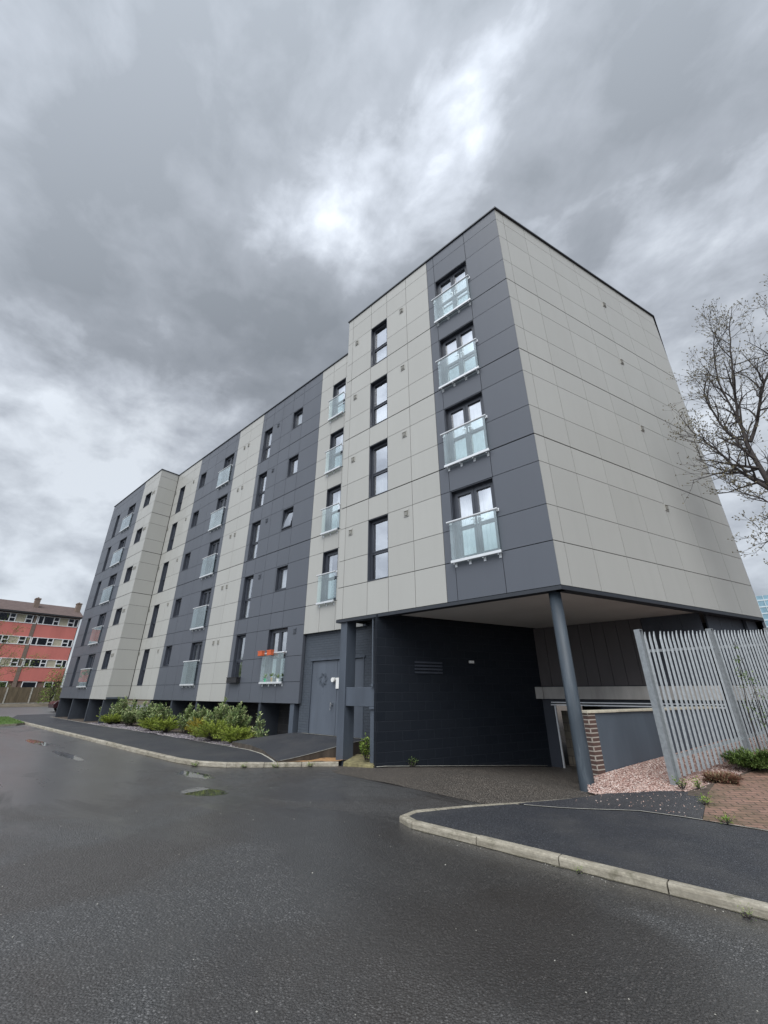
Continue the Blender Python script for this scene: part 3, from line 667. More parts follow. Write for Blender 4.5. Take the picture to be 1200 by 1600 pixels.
def room(f, w, h):   # dim pocket behind the glass
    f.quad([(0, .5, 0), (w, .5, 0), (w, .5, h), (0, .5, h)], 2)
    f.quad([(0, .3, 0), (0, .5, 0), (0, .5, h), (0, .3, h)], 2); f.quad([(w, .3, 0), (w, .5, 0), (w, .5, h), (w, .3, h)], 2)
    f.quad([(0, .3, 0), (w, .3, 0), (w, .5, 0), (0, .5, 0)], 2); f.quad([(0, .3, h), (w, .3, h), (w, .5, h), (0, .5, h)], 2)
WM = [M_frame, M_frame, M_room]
def make_window(kind, w, h, loc, cur=0, curmat=None, label=None, tilt=0):
    f, fr = win_tall(w, h); room(f, w, h); pane = MB()
    y0, y1 = .13, .20; g = .165
    if kind == 'tall':
        fr(.016, w-.016, .02, h-.016, .05, y0, y1); zt = h*.44
        f.box(.066, w-.066, y0+.002, y1-.002, zt-.03, zt+.03)
        fr(.066, w-.066, zt+.03, h-.066, .035, y0-.012, y1-.01)
        panes = [(.095, w-.095, .075, zt-.03), (.101, w-.101, zt+.065, h-.10)]
    elif kind == 'small':
        fr(.016, w-.016, .02, h-.016, .05, y0, y1)
        if not tilt:
            fr(.066, w-.066, .07, h-.066, .04, y0-.012, y1-.01); panes = [(.10, w-.10, .105, h-.10)]
        else:
            panes = []
    else:   # french
        fr(.016, w-.016, .02, h-.016, .05, y0, y1)
        if kind == 'double':
            m = w/2
            fr(.066, m-.004, .07, h-.066, .075, y0-.012, y1-.01); fr(m+.004, w-.066, .07, h-.066, .075, y0-.012, y1-.01)
            panes = [(.14, m-.078, .144, h-.14), (m+.078, w-.14, .144, h-.14)]
        else:
            fr(.066, w-.066, .07, h-.066, .075, y0-.012, y1-.01); panes = [(.14, w-.14, .144, h-.14)]
        zt = .86
        for p in panes: f.box(p[0], p[1], y0+.004, y1-.02, zt-.04, zt+.04)
    part = f.build('french_door' if kind in ('double', 'single') else 'window', WM, parent=BLD, loc=(loc[0]+OFF[0], loc[1]+OFF[1], loc[2]), label=label)
    kids = []
    for i, p in enumerate(panes):
        pb = MB(); pb.quad([(p[0], g, p[2]), (p[1], g, p[2]), (p[1], g, p[3]), (p[0], g, p[3])]); kids.append(pb.build('pane', M_pane, parent=part))
    if tilt:
        tb = MB(); zs0, zs1 = .075, h-.07; dy = -.17      # bottom swings outwards
        P = lambda x, t, e=0: (x, y0+.01+(1-t)*dy+e, zs0+(zs1-zs0)*t)
        for (xa, xb, ta, tb_) in ((.07, .115, 0, 1), (w-.115, w-.07, 0, 1), (.115, w-.115, 0, .06), (.115, w-.115, .94, 1)):
            tb.hexa([P(xa, ta), P(xb, ta), P(xb, ta, .03), P(xa, ta, .03), P(xa, tb_), P(xb, tb_), P(xb, tb_, .03), P(xa, tb_, .03)])
        kids.append(tb.build('casement', M_frame, parent=part))
        pb = MB(); pb.quad([P(.115, .06, .015), P(w-.115, .06, .015), P(w-.115, .94, .015), P(.115, .94, .015)]); kids.append(pb.build('pane', M_pane, parent=part))
    if kind in ('double', 'single'):
        for s in ((-1, 1) if kind == 'double' else (1,)):
            hb = MB(); x = w/2+s*.045 if kind == 'double' else w-.10
            hb.box(x-.012, x+.012, y0-.03, y0-.012, .86, 1.06); hb.box(min(x, x+s*.09), max(x, x+s*.09), y0-.055, y0-.03, 1.00, 1.02)
            kids.append(hb.build('handle', M_steel, parent=part))
    if cur:
        cb = MB(); y = .26
        if cur == 1: curtain(cb, .05, w-.05, .05, h*.42, y)                       # lower half
        elif cur == 2: curtain(cb, .05, w-.05, .03, h-.05, y, 10)                 # full
        elif cur == 3: curtain(cb, .05, w*.30, .03, h-.05, y, 4); curtain(cb, w*.74, w-.05, .03, h-.05, y, 4)
        elif cur == 4:
            zb = h*.55
            cb.quad([(.05, y, zb), (w-.05, y, zb), (w-.05, y, h-.05), (.05, y, h-.05)])
        elif cur == 5: curtain(cb, w*.45, w-.05, .03, h-.05, y, 5)
        kids.append(cb.build('curtain', curmat or M_curtain, parent=part))
    return part, kids

# balustrade prototype
def make_balustrade(w, over_l, over_r, loc, nb=4):
    t = MB(); y = -.095; zr = 1.01
    t.tube((-over_l, y, zr), (w+over_r, y, zr), .029, n=14)
    for x in (-over_l+.06, w+over_r-.03):
        t.tube((x, y, zr), (x, -.002, zr), .012, n=8); t.box(x-.03, x+.03, -.012, -.002, zr-.04, zr+.04)
    rail = t.build('balustrade', M_rail, parent=BLD, loc=(loc[0]+OFF[0], loc[1]+OFF[1], loc[2]), smooth=False)
    kids = []
    g = MB(); g.box(-over_l+.08, w+over_r-.04, y-.006, y+.006, .0, zr-.02); kids.append(g.build('glass_panel', M_bglass, parent=rail))
    c = MB(); c.box(-over_l+.06, w+over_r-.02, y-.028, y+.028, -.055, .012); kids.append(bevel(c.build('bottom_rail', M_channel, parent=rail), .006))
    for i in range(nb):
        x = -over_l+.14+(w+over_r+over_l-.24)*i/(nb-1)
        k = MB(); k.box(x-.012, x+.012, y-.01, -.003, -.075, -.056); k.box(x-.012, x+.012, y-.010, y+.010, -.085, -.058); k.box(x-.03, x+.03, -.012, -.002, -.14, -.05)
        kids.append(k.build('bracket', M_channel, parent=rail))
    return rail, kids

def column(kind, key, Y, curs, mats=None, tilts=(), bal=None, labels={}):
    protos = {}
    for i, (x0, x1, z0, z1) in enumerate(OP[key]):
        c = curs[i % len(curs)]; m = (mats or [None])[i % len(mats or [None])]; tl = 1 if i in tilts else 0
        kk = (c, id(m), round(z1-z0, 3), tl)
        if kk not in protos: protos[kk] = make_window(kind, x1-x0, z1-z0, (x0, Y, z0), c, m, labels.get(i), tl); o = protos[kk][0]
        else:
            o = copy_part(protos[kk][0], protos[kk][1], BLD, (x0+OFF[0], Y+OFF[1], z0))
            if 'label' in o: del o['label']
        if i in labels: o['label'] = labels[i]
        if bal:
            if 'b' not in protos: protos['b'] = make_balustrade(x1-x0, bal[0], bal[1], (x0, Y, z0), bal[2])
            else: copy_part(protos['b'][0], protos['b'][1], BLD, (x0+OFF[0], Y+OFF[1], z0))
column('tall', 'F_tall', 0, [0, 1, 1, 1])
column('double', 'F_fr', 0, [2, 2, 4, 2], bal=(.12, .06, 4))
column('single', 'B_fr', 1.16, [3, 5, 5, 2], bal=(.16, .02, 3))
column('small', 'M_small', 1.16, [2, 0, 0, 2], tilts=(1,), labels={1: 'small window with its casement tilted open'})
column('double', 'M_gfr', 1.16, [3], [M_lace], bal=(.18, .06, 4), labels={0: 'ground floor french door behind plants and patterned curtains'})
column('tall', 'M_tall', 1.16, [0, 3, 3, 5, 3])
column('double', 'M_fr2', 1.16, [3, 5, 3, 3, 0], bal=(.32, .04, 4))
column('small', 'M_small2', 1.16, [0, 0, 5, 0, 5])
column('tall', 'M_tall2', 1.16, [0, 0, 0, 5, 0])
column('small', 'L_small', 0, [0, 0, 0, 5, 0])
column('double', 'L_fr', 0, [0, 5, 0, 5, 0], bal=(.45, .08, 4))
column('tall', 'L_tall', 0, [0])

# ---- vents
def vent(fr_mat, x, Y, z, frame=None, s=.085):
    b = MB(); b.box(-s, s, -.02, .0, -s*1.25, s*1.25, 0); b.box(-s*.7, s*.7, -.032, -.02, -s*.95, s*.6, 1); b.box(-s*.8, s*.8, -.045, -.02, s*.6, s*.75, 0)
    for k in range(3): b.box(-s*.65, s*.65, -.038, -.032, -s*.8+k*s*.42, -s*.62+k*s*.42, 0)
    return b.build('air_vent', fr_mat, parent=BLD, loc=(x+OFF[0], Y+OFF[1], z))
VP = {}
def put_vent(key, mats, x, Y, z, rot=0):
    if key not in VP: o = VP[key] = vent(mats, x, Y, z)
    else: o = VP[key].copy(); col.objects.link(o); o.location = (x+OFF[0], Y+OFF[1], z)
    o.rotation_euler = (0, 0, rot)
mb_, md_, mt_ = (M_beige, M_ventb), (M_dark, M_frame), (M_beige, M_dark)
for z in FL:
    put_vent('b', mb_, -6.05, 0, z+1.71); put_vent('b', mb_, -3.82, 0, z+1.71)
    put_vent('d', md_, -12.88, 1.16, z+1.71)
    s = 4.93; put_vent('b', mb_, Bx*s, By*s, z+1.80, math.atan2(By, Bx))
for z in [GF]+FL:
    zz = z+1.72 if z != GF else 3.61
    put_vent('b', mb_, -16.06, 1.16, zz); put_vent('b', mb_, -15.64, 1.16, zz); put_vent('b', mb_, -22.14, 1.16, zz); put_vent('b', mb_, -24.75, 1.16, zz)
    put_vent('b', mb_, -25.62, 0, zz-.1); put_vent('b', mb_, -25.38, 0, zz-.1)
put_vent('d', md_, -10.06, 1.16, 3.60)

# ---- undercroft of the near block: dark block wall, back wall, beam, garage opening
W0 = Vector((-4.9, -.02)); WD = Vector((Bx, By)).normalized(); WNn = Vector((By, -Bx))
W1 = W0+WD*6.2
b = MB()
def wallseg(mb, a, c, t, z0, z1, mi=0):     # wall of thickness t lying to the left of a->c
    d = (c-a).normalized(); n = Vector((-d.y, d.x))*t
    mb.hexa([(a.x, a.y, z0), (c.x, c.y, z0), (c.x+n.x, c.y+n.y, z0), (a.x+n.x, a.y+n.y, z0), (a.x, a.y, z1), (c.x, c.y, z1), (c.x+n.x, c.y+n.y, z1), (a.x+n.x, a.y+n.y, z1)], mi)
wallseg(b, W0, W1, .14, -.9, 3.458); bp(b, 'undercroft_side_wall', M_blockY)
BY = 5.45
b = MB(); xw = W0.x+(BY-W0.y)*Bx/By
# brown panels with real vertical joints
x = xw+.02; k = 0; pw = .355
while x < .20:
    x2 = min(x+pw, .25); b.box(x+.005, x2-.005, BY, BY+.03, 1.70, 3.455); x = x2
bp(b, 'panelled_wall', M_brownp)
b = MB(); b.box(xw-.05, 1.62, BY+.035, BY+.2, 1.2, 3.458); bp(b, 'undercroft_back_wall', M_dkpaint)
b = MB(); x = .27
for i in range(3): b.box(x, min(x+.45, 1.62), BY+.0, BY+.03, 1.70, 3.455); x += .455
bp(b, 'dark_panelled_wall', M_dkpaint)
b = MB()
b.box(xw-.12, 1.62, BY-.16, BY+.034, 1.345, 1.675); b.fbox(frR, 5.66, 8.40, -.28, -.18, 1.345, 1.675); b.box(xw-.12, xw+.14, BY-.24, BY-.161, 1.345, 1.675)
s0 = (BY-.16)/By
bp(b, 'concrete_beam', simple('pale_concrete', (.40, .385, .365), .8, var=.2, nscale=3, streak=True))
b = MB(); b.fbox(frR, 7.86, 8.44, -.28, -.20, .3, 3.392); bp(b, 'end_panel', simple('end_panel_slate', (.045, .052, .066), .6))
b = MB()
for i, (u0, u1) in enumerate([(5.9, 6.55), (6.56, 7.2), (7.21, 7.84)]): b.fbox(frR, u0, u1, -.33, -.29, 1.70, 3.455)
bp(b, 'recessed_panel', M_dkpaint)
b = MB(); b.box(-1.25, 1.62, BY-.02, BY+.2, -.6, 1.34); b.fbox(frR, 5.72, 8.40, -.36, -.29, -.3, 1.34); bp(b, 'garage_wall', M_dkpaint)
b = MB()
b.box(xw+.3, 1.62, BY-.10, BY-.05, 1.235, 1.262); b.box(xw+.3, 1.62, BY-.14, BY-.08, 1.165, 1.195); b.box(xw+.36, xw+.40, BY-.06, BY+.0, -.48, 1.16)
bp(b, 'shutter_track', M_channel)
b = MB(); b.box(xw+.0, xw+.34, BY, BY+.12, -.6, 1.34); bp(b, 'door_jamb', M_dkpaint)
b = MB(); b.box(xw+.3, 1.5, 8.1, 8.2, -.8, 1.3); b.box(xw+.32, xw+.95, BY+.55, BY+.65, -.7, 1.0); bp(b, 'garage_inner_wall', M_inner)
b = MB(); b.box(-2.8, 1.7, 5.7, 8.1, 1.34, 1.40); bp(b, 'garage_ceiling', M_core)
# louvre vent and small lamp on the dark wall
def onwall(s, w, z): p = W0+WD*s+WNn*w; return (p.x, p.y, z)
b = MB(); fw = ((W0.x, W0.y), (WD.x, WD.y), (WNn.x, WNn.y))
for i in range(4): b.fbox(fw, 1.15, 2.05, 0, .03, 2.00+i*.085, 2.045+i*.085)
bp(b, 'louvre_vent', M_dkpaint)
b = MB(); b.fbox(fw, 3.02, 3.16, .0, .07, 2.30, 2.37); bp(b, 'wall_lamp', M_white)
# columns
b = MB(); n = 20; cx, cy = -.235, .235
b.path([(cx, cy, -.3), (cx, cy, 1.0), (cx, cy, 3.46)], [.128, .122, .116], n=24)
def colm():
    m = Mat('worn_column_paint'); n = m.noise(7, 6, .7, sc3=(1, 1, .12)); n2 = m.noise(2.0, 5, .6, sc3=(1, 1, .5))
    c = m.ramp(n, [(.34, (.024, .033, .042)), (.55, (.042, .056, .070)), (.74, (.12, .14, .155))])
    m.col(m.mix(m.M('MULTIPLY', n2, .5), c, (.045, .060, .080))); m.rough(.55); m.bump(n, .5, .01); return m.m
M_col = colm()
bp(b, 'round_column', M_col, smooth=True)
b = MB(); b.box(-6.40, -6.14, .06, .44, -.35, 3.60); bevel(bp(b, 'porch_post', M_paint), .012)
b = MB(); b.box(-6.136, -5.03, .10, .20, 1.20, 1.66); b.box(-5.24, -5.03, .07, .35, 1.14, 1.195); bevel(bp(b, 'porch_crossbeam', M_paint), .008)
b = MB(); b.box(-5.24, -5.06, .12, .34, -.2, 1.139); bp(b, 'short_post', M_paint)
b = MB(); b.tube((-5.12, .06, 1.67), (-5.12, .06, 3.5), .022); b.box(-5.15, -5.07, .03, .09, 1.67, 1.74); bp(b, 'conduit', M_paint)
# door wall, door
DY = 1.30
b = MB(); b.box(-9.64, -9.12, DY, DY+.2, -.1, 3.44); b.box(-9.12, -6.62, DY, DY+.2, 2.56, 3.44); b.box(-6.62, -4.5, DY, DY+.2, -.3, 3.60)
b.box(-6.62, -4.5, DY, DY+.2, 3.601, 3.62)
bp(b, 'door_wall', M_blockX)
M_door = simple('painted_steel_door', (.088, .104, .130), .42, var=.14, nscale=2.5, streak=True, bump=.12, bscale=15)
D = MB(); D.box(-9.10, -7.865, .03+DY, .08+DY, .32, 2.50); door = bp(D, 'door', M_door)
h = MB(); h.tube((-8.02, DY-.05, 1.12), (-8.02, DY-.05, 1.24), .022); h.box(-8.05, -7.99, DY-.04, DY+.029, 1.16, 1.23); h.tube((-8.02, DY-.06, 1.10), (-8.02, DY-.06, 1.02), .014)
h.build('handle', M_steel, parent=door)
# faint scribble sprayed on the door
b = MB(); rnd = random.Random(8); pts = []
for i in range(110):
    t = i*.24; r = .21+.035*math.sin(i*1.7)-.0010*i; pts.append((-8.52+r*math.cos(t), 1.90+r*1.0*math.sin(t)))
pts += [(-8.52, 1.85), (-8.47, 1.78), (-8.50, 1.62), (-8.50, 1.45)]
pts2 = [(-8.88, 2.02), (-8.80, 1.88), (-8.76, 1.98)]
for P in (pts, pts2):
    for i in range(len(P)-1):
        a, c = Vector(P[i]), Vector(P[i+1]); d = (c-a).normalized(); n = Vector((-d.y, d.x))*.009
        b.quad([(a.x-n.x, DY+.028, a.y-n.y), (c.x-n.x, DY+.028, c.y-n.y), (c.x+n.x, DY+.028, c.y+n.y), (a.x+n.x, DY+.028, a.y+n.y)])
b.build('graffiti', simple('faded_spray', (.066, .080, .102), .6), parent=door)
D = MB(); D.box(-7.855, -6.66, .035+DY, .08+DY, .32, 2.50); bp(D, 'door', M_door)
D = MB(); D.box(-9.12, -9.10, DY-.01, DY+.1, .30, 2.52); D.box(-6.66, -6.62, DY-.01, DY+.1, .30, 2.52); D.box(-9.16, -6.58, DY-.035, DY-.001, 2.515, 2.575); bp(D, 'door_frame', M_paint)
b = MB(); b.box(-7.86, -7.60, DY-.012, DY-.0, 1.64, 1.96)
tag(b.build('notice_sheet', M_white), 'white paper notice fixed beside the service door, left of the porch post', 'notice')
b = MB(); b.tube((-7.96, DY+.025, 1.90), (-7.96, DY-.08, 1.90), .07, n=14); tag(b.build('bulkhead_lamp', M_white), 'round white lamp on the service door next to the paper notice', 'lamp')

# fins and dark wall under the long block
b = MB(); b.box(-21.9, -9.64, 2.05, 2.2, -.3, 1.2); bp(b, 'undercroft_wall', M_darkbrick)
b = MB()
for x in (-26.9, -29.6, -32.4):
    b.box(x, x+.10, 4.2, 4.3, -.1, 1.2)
bp(b, 'undercroft_stanchion', M_paint)
FP = None
for (x, y, w, d) in [(-34.2, .04, .13, .95), (-31.15, .04, .13, .95), (-27.82, .04, .13, .95), (-25.33, .04, .13, .95), (-22.0, 1.2, .13, .85), (-19.45, 1.2, .13, .85), (-16.9, 1.2, .13, .85), (-14.4, 1.2, .13, .85), (-11.95, 1.2, .13, .85)]:
    b = MB(); b.box(x, x+w, y, y+d, -.2, 1.199); bp(b, 'fin_column', M_finshade)
b = MB(); b.box(-10.03, -9.80, 1.20, 1.42, -.1, 1.199); bp(b, 'square_column', M_paint)

# ------------------------------------------------------------------ low wall with brick pier (dir B)
P0 = Vector((-.22, .90))
LW = thing('low_wall', 'low slate painted retaining wall with pale coping behind the round column', 'wall', (P0.x, P0.y, 0))
def lw(mb, name, mat, **k): return mb.build(name, mat, parent=LW, loc=(-P0.x, -P0.y, 0), **k)
fl = ((P0.x, P0.y), (WD.x, WD.y), (WNn.x, WNn.y))
M_rend = simple('painted_render', (.085, .105, .13), .55, var=.16, nscale=2.2, bump=.2, bscale=50, streak=True)
b = MB(); b.fbox(fl, .20, 6.2, -.22, 0, -.7, 1.16); lw(b, 'wall_face', M_rend)
b = MB(); b.fbox(fl, -.01, .199, -.20, .004, -.3, 1.16); lw(b, 'brick_pier', M_quoin)
b = MB(); b.fbox(fl, .03, .199, -.34, -.203, -.5, 1.15); lw(b, 'block_leaf', M_inner)
b = MB()
for i in range(7): b.fbox(fl, -.05+i*.9, -.05+i*.9+.892, -.25, .035, 1.163+.003*(i % 2), 1.205)
bevel(lw(b, 'coping', simple('pale_coping', (.52, .48, .38), .8, var=.2, nscale=8)), .006)

# right-hand ground: chippings bank, block paving
sheet('gravel_bank', [(-.10, -.02), (.16, -.06), (.45, .03), (1.05, .40), (1.32, .48), (1.46, 1.05), (1.86, 2.05), (2.4, 3.6), (3.6, 6.6), (4.4, 9), (2.6, 9), (1.9, 6.7), (-.12, 1.12), (-.30, .6)],
      lambda x, y: gz(x, y)-.03-.10*smf((.25-y)/.6)+.05*smf((.9-abs(x-.36*y+.0))/1.2)*smf(y/2.), simple('pink_gravel_base', (.30, .17, .14), .9, var=.4, nscale=30, bump=.6, bscale=60), .3)
def paving():
    m = Mat('brick_paving'); nt = m.nt
    b = nt.nodes.new('ShaderNodeTexBrick'); mp = nt.nodes.new('ShaderNodeMapping'); m.L(m.pos, mp.inputs[0]); mp.inputs['Rotation'].default_value = (0, 0, R_(-24)); m.L(mp.outputs[0], b.inputs[0])
    b.inputs['Scale'].default_value = 1.; b.inputs['Brick Width'].default_value = .21; b.inputs['Row Height'].default_value = .105; b.inputs['Mortar Size'].default_value = .009; b.inputs['Mortar Smooth'].default_value = .5
    b.inputs['Color1'].default_value = (.30, .175, .13, 1); b.inputs['Color2'].default_value = (.22, .13, .10, 1); b.inputs['Mortar'].default_value = (.05, .042, .028, 1)
    n = m.noise(2.2, 5, .6); n2 = m.noise(12, 5, .6)
    c = m.mix(m.ramp(n, [(.42, (0, 0, 0)), (.62, (.75, .75, .75))]), b.outputs[0], (.085, .07, .035))
    m.col(m.mix(m.M('MULTIPLY_ADD', n2, 1.2, -.5, clamp=True), c, (.07, .055, .035))); m.rough(.6)
    m.bump(m.M('SUBTRACT', 1., b.outputs['Fac']), .6, .012); return m.m
M_paving = paving()
sheet('verge', [(1.30, -1.02), (9, -1.02), (9, 4), (2.6, 4), (1.2, .45)], lambda x, y: gz(x, y)-.012, M_soil, .3)
def pvz(x, y): return gz(x, y)+.004
sheet('paving', [(1.51, -.96), (20, -.96), (20, 12), (5, 9), (2.75, 3.9), (1.95, 2.1), (1.50, 1.0), (1.45, .4)], pvz, M_paving, .5)
# loose pink chippings as real stones (uncountable)
rnd = random.Random(11); b = MB()
def stone(b, x, y, z, s, rnd):
    a = rnd.uniform(0, 6.28); ca, sa = math.cos(a), math.sin(a); hx, hy, hz = s*rnd.uniform(.6, 1.2), s*rnd.uniform(.5, .9), s*rnd.uniform(.35, .7)
    tx, ty = rnd.uniform(-.3, .3), rnd.uniform(-.3, .3); k = len(b.v)
    for (u, v, w) in ((1, 0, 0), (0, 1, .1), (-1, 0, 0), (0, -1, -.1), (.1, .1, 1), (-.1, 0, -.8)):
        X, Y = u*hx, v*hy; b.v.append((x+X*ca-Y*sa, y+X*sa+Y*ca, z+w*hz+X*tx+Y*ty))
    for f in ((0, 1, 4), (1, 2, 4), (2, 3, 4), (3, 0, 4), (1, 0, 5), (2, 1, 5), (3, 2, 5), (0, 3, 5)): b.f.append(tuple(k+i for i in f)); b.mi.append(0)
bank = [(-.13, -.08), (.16, -.10), (.45, .0), (1.05, .40), (1.34, .50), (1.46, 1.05), (1.86, 2.05), (2.4, 3.6), (3.3, 6.0), (1.85, 6.2), (-.10, 1.08), (-.26, .5)]
cnt = 0
while cnt < 16000:
    y = -.1+6.2*rnd.random()**1.5; x = rnd.uniform(-.3, 3.3)
    if not inpoly(bank, x, y): continue
    z = gz(x, y)-.03-.10*smf((.25-y)/.6)+.05*smf((.9-abs(x-.36*y))/1.2)*smf(y/2.)
    stone(b, x, y, z+rnd.uniform(0, .014), rnd.uniform(.011, .024), rnd); cnt += 1
for i in range(120):   # strays on the tarmac
    x, y = rnd.uniform(-.1, 1.5), rnd.uniform(-.9, .3)
    if x < .2 and y > -.2: continue
    stone(b, x, y, p2(x, y)+.004, rnd.uniform(.006, .014), rnd)
o = b.build('gravel', M_pink); o['kind'] = 'stuff'; tag(o, 'pink stone chippings banked against the low slate wall', 'gravel')
rnd = random.Random(12); b = MB()
for i in range(5000):
    x = -9.9-15.8*rnd.random(); y = -.30+rnd.random()**1.6*.9
    stone(b, x, y, rz(x, y)+.095+.02*math.sin(x*2.1), rnd.uniform(.02, .045), rnd)
o = b.build('slate_chippings', M_slate); o['kind'] = 'stuff'; tag(o, 'purple grey slate chippings along the front of the shrub bed', 'gravel')

rnd = random.Random(77); b = MB()
for i in range(150):
    x, y = rnd.uniform(-8, 3), rnd.uniform(-7.6, -2.6)
    if x > -1.6 and y > -3.5: continue
    stone(b, x, y, rz(x, y)+.002, rnd.uniform(.003, .008), rnd)
for i in range(90):
    x, y = rnd.uniform(-4.6, 2.2), -3.45-abs(rnd.gauss(0, .06))
    if x < -1.2: continue
    stone(b, x, y, .002, rnd.uniform(.003, .007), rnd)
o = b.build('loose_grit', M_edging); o['kind'] = 'stuff'; tag(o, 'scattered pale grit on the wet asphalt near the kerb', 'grit')
# ------------------------------------------------------------------ palisade fence
FA = Vector((1.00, .74))
PF = thing('palisade_fence', 'grey galvanised steel palisade fence with pointed pales beside the brick paving', 'fence', (FA.x, FA.y, .1))
fz = lambda s: .12+.075*(FA.y+By*s)
ff = ((FA.x, FA.y), (WD.x, WD.y), (WNn.x, WNn.y))
def pf(mb, name, mat=M_galv, s=0): return mb.build(name, mat, parent=PF, loc=(-FA.x, -FA.y, -.1))
SP = (0, 2.62, 5.46, 8.3)
for s in SP:
    b = MB(); z = fz(s); b.fbox(ff, s-.05, s-.043, -.06, .045, z-.3, z+2.42); b.fbox(ff, s+.043, s+.05, -.06, .045, z-.3, z+2.42); b.fbox(ff, s-.043, s+.043, -.006, .004, z-.3, z+2.42)
    b.fbox(ff, s-.05, s+.05, -.06, .045, z+2.42, z+2.428)
    pf(b, 'post')
for k in range(3):
    s0, s1 = SP[k]+.05, SP[k+1]-.05
    for h in (.32, 2.02):
        b = MB(); P = lambda s, w, z: (FA.x+WD.x*s+WNn.x*w, FA.y+WD.y*s+WNn.y*w, z)
        za, zb = fz(s0)+h, fz(s1)+h
        b.hexa([P(s0, .0, za), P(s1, .0, zb), P(s1, -.008, zb), P(s0, -.008, za), P(s0, .0, za+.05), P(s1, .0, zb+.05), P(s1, -.008, zb+.05), P(s0, -.008, za+.05)])
        b.hexa([P(s0, -.008, za+.042), P(s1, -.008, zb+.042), P(s1, -.05, zb+.042), P(s0, -.05, za+.042), P(s0, -.008, za+.05), P(s1, -.008, zb+.05), P(s1, -.05, zb+.05), P(s0, -.05, za+.05)])
        pf(b, 'rail')
rnd = random.Random(4)
def pale(s, lean=0., dz=0.):
    b = MB(); z = fz(s); w = .034
    prof = [(-w, .004), (-w*.55, .022), (-w*.22, .008), (0, .020), (w*.22, .008), (w*.55, .022), (w, .004)]
    def ring(zz, sc, sh): return [(FA.x+WD.x*(s+p*sc+sh)+WNn.x*(q+o_), FA.y+WD.y*(s+p*sc+sh)+WNn.y*(q+o_), zz) for p, q in prof]
    for lv in ((z+.07, 1, 0, 0), (z+2.24, 1, lean*.8, 0), (z+2.33, .55, lean*.95, .006), (z+2.39, .08, lean, .014)):
        o_ = lv[3]; b.v += ring(lv[0]+dz, lv[1], lv[2])
    m = len(prof)
    for i in range(3):
        for j in range(m-1): b.f.append((i*m+j, i*m+j+1, (i+1)*m+j+1, (i+1)*m+j)); b.mi.append(0)
    pf(b, 'pale')
s = .15
while s < 8.2:
    if min(abs(s-q) for q in SP) > .08:
        k = .0
        if .68 < s < .76: s += .03
        pale(s, rnd.uniform(-.012, .012)+(.05 if .6 < s < .72 else 0), rnd.uniform(-.012, .012))
    s += .152

# ------------------------------------------------------------------ plants
def leaf(b, p, d, up, L, W, mi=0):
    d = d.normalized(); s = d.cross(up)
    if s.length < 1e-4: s = Vector((1, 0, 0))
    s.normalize(); n = s.cross(d)
    b.quad([p, p+d*L*.5+s*W*.5+n*L*.06, p+d*L, p+d*L*.5-s*W*.5+n*L*.06], mi)
def laurel(x, y, h, r, seed, mat=M_laurel, label='', group='shrubs in the bed under the long block', base=None, name='laurel_shrub', L=.10, dens=1., cat='shrub'):
    rnd = random.Random(seed); z0 = (rz(x, y)+.09) if base is None else base; h = h*1.08 if base is None else h; r = r*1.1 if base is None else r
    t = thing(name, label, cat, (x, y, z0), group); st = MB(); lf = MB()
    n = int(26*dens*max(.6, r/.5))
    for i in range(n):
        a = rnd.uniform(0, 6.28); q = r*math.sqrt(rnd.random()); hh = h*(1-.45*(q/r)**1.5)*rnd.uniform(.72, 1.08)
        tip = Vector((math.cos(a)*q, math.sin(a)*q, hh)); b0 = Vector((math.cos(a)*q*.25, math.sin(a)*q*.25, 0)); mid = b0.lerp(tip, .5)+Vector((math.cos(a), math.sin(a), 0))*.06*r
        st.path([b0, mid, tip], [.010, .007, .003], n=4)
        m = int(52*dens*hh/.9)+12
        for k in range(m):
            f = rnd.uniform(.12, 1.0)**.8; p = (b0.lerp(mid, f*2) if f < .5 else mid.lerp(tip, f*2-1))
            az = rnd.uniform(0, 6.28); el = rnd.uniform(-.1, .9) if f < .9 else rnd.uniform(.5, 1.4)
            d = Vector((math.cos(az)*math.cos(el), math.sin(az)*math.cos(el), math.sin(el)))
            leaf(lf, p+d*rnd.uniform(.0, .06), d, Vector((rnd.uniform(-.4, .4), rnd.uniform(-.4, .4), 1)), L*rnd.uniform(.7, 1.2), L*.42*rnd.uniform(.8, 1.2))
    st.build('stems', M_bark, parent=t); lf.build('foliage', mat, parent=t); return t
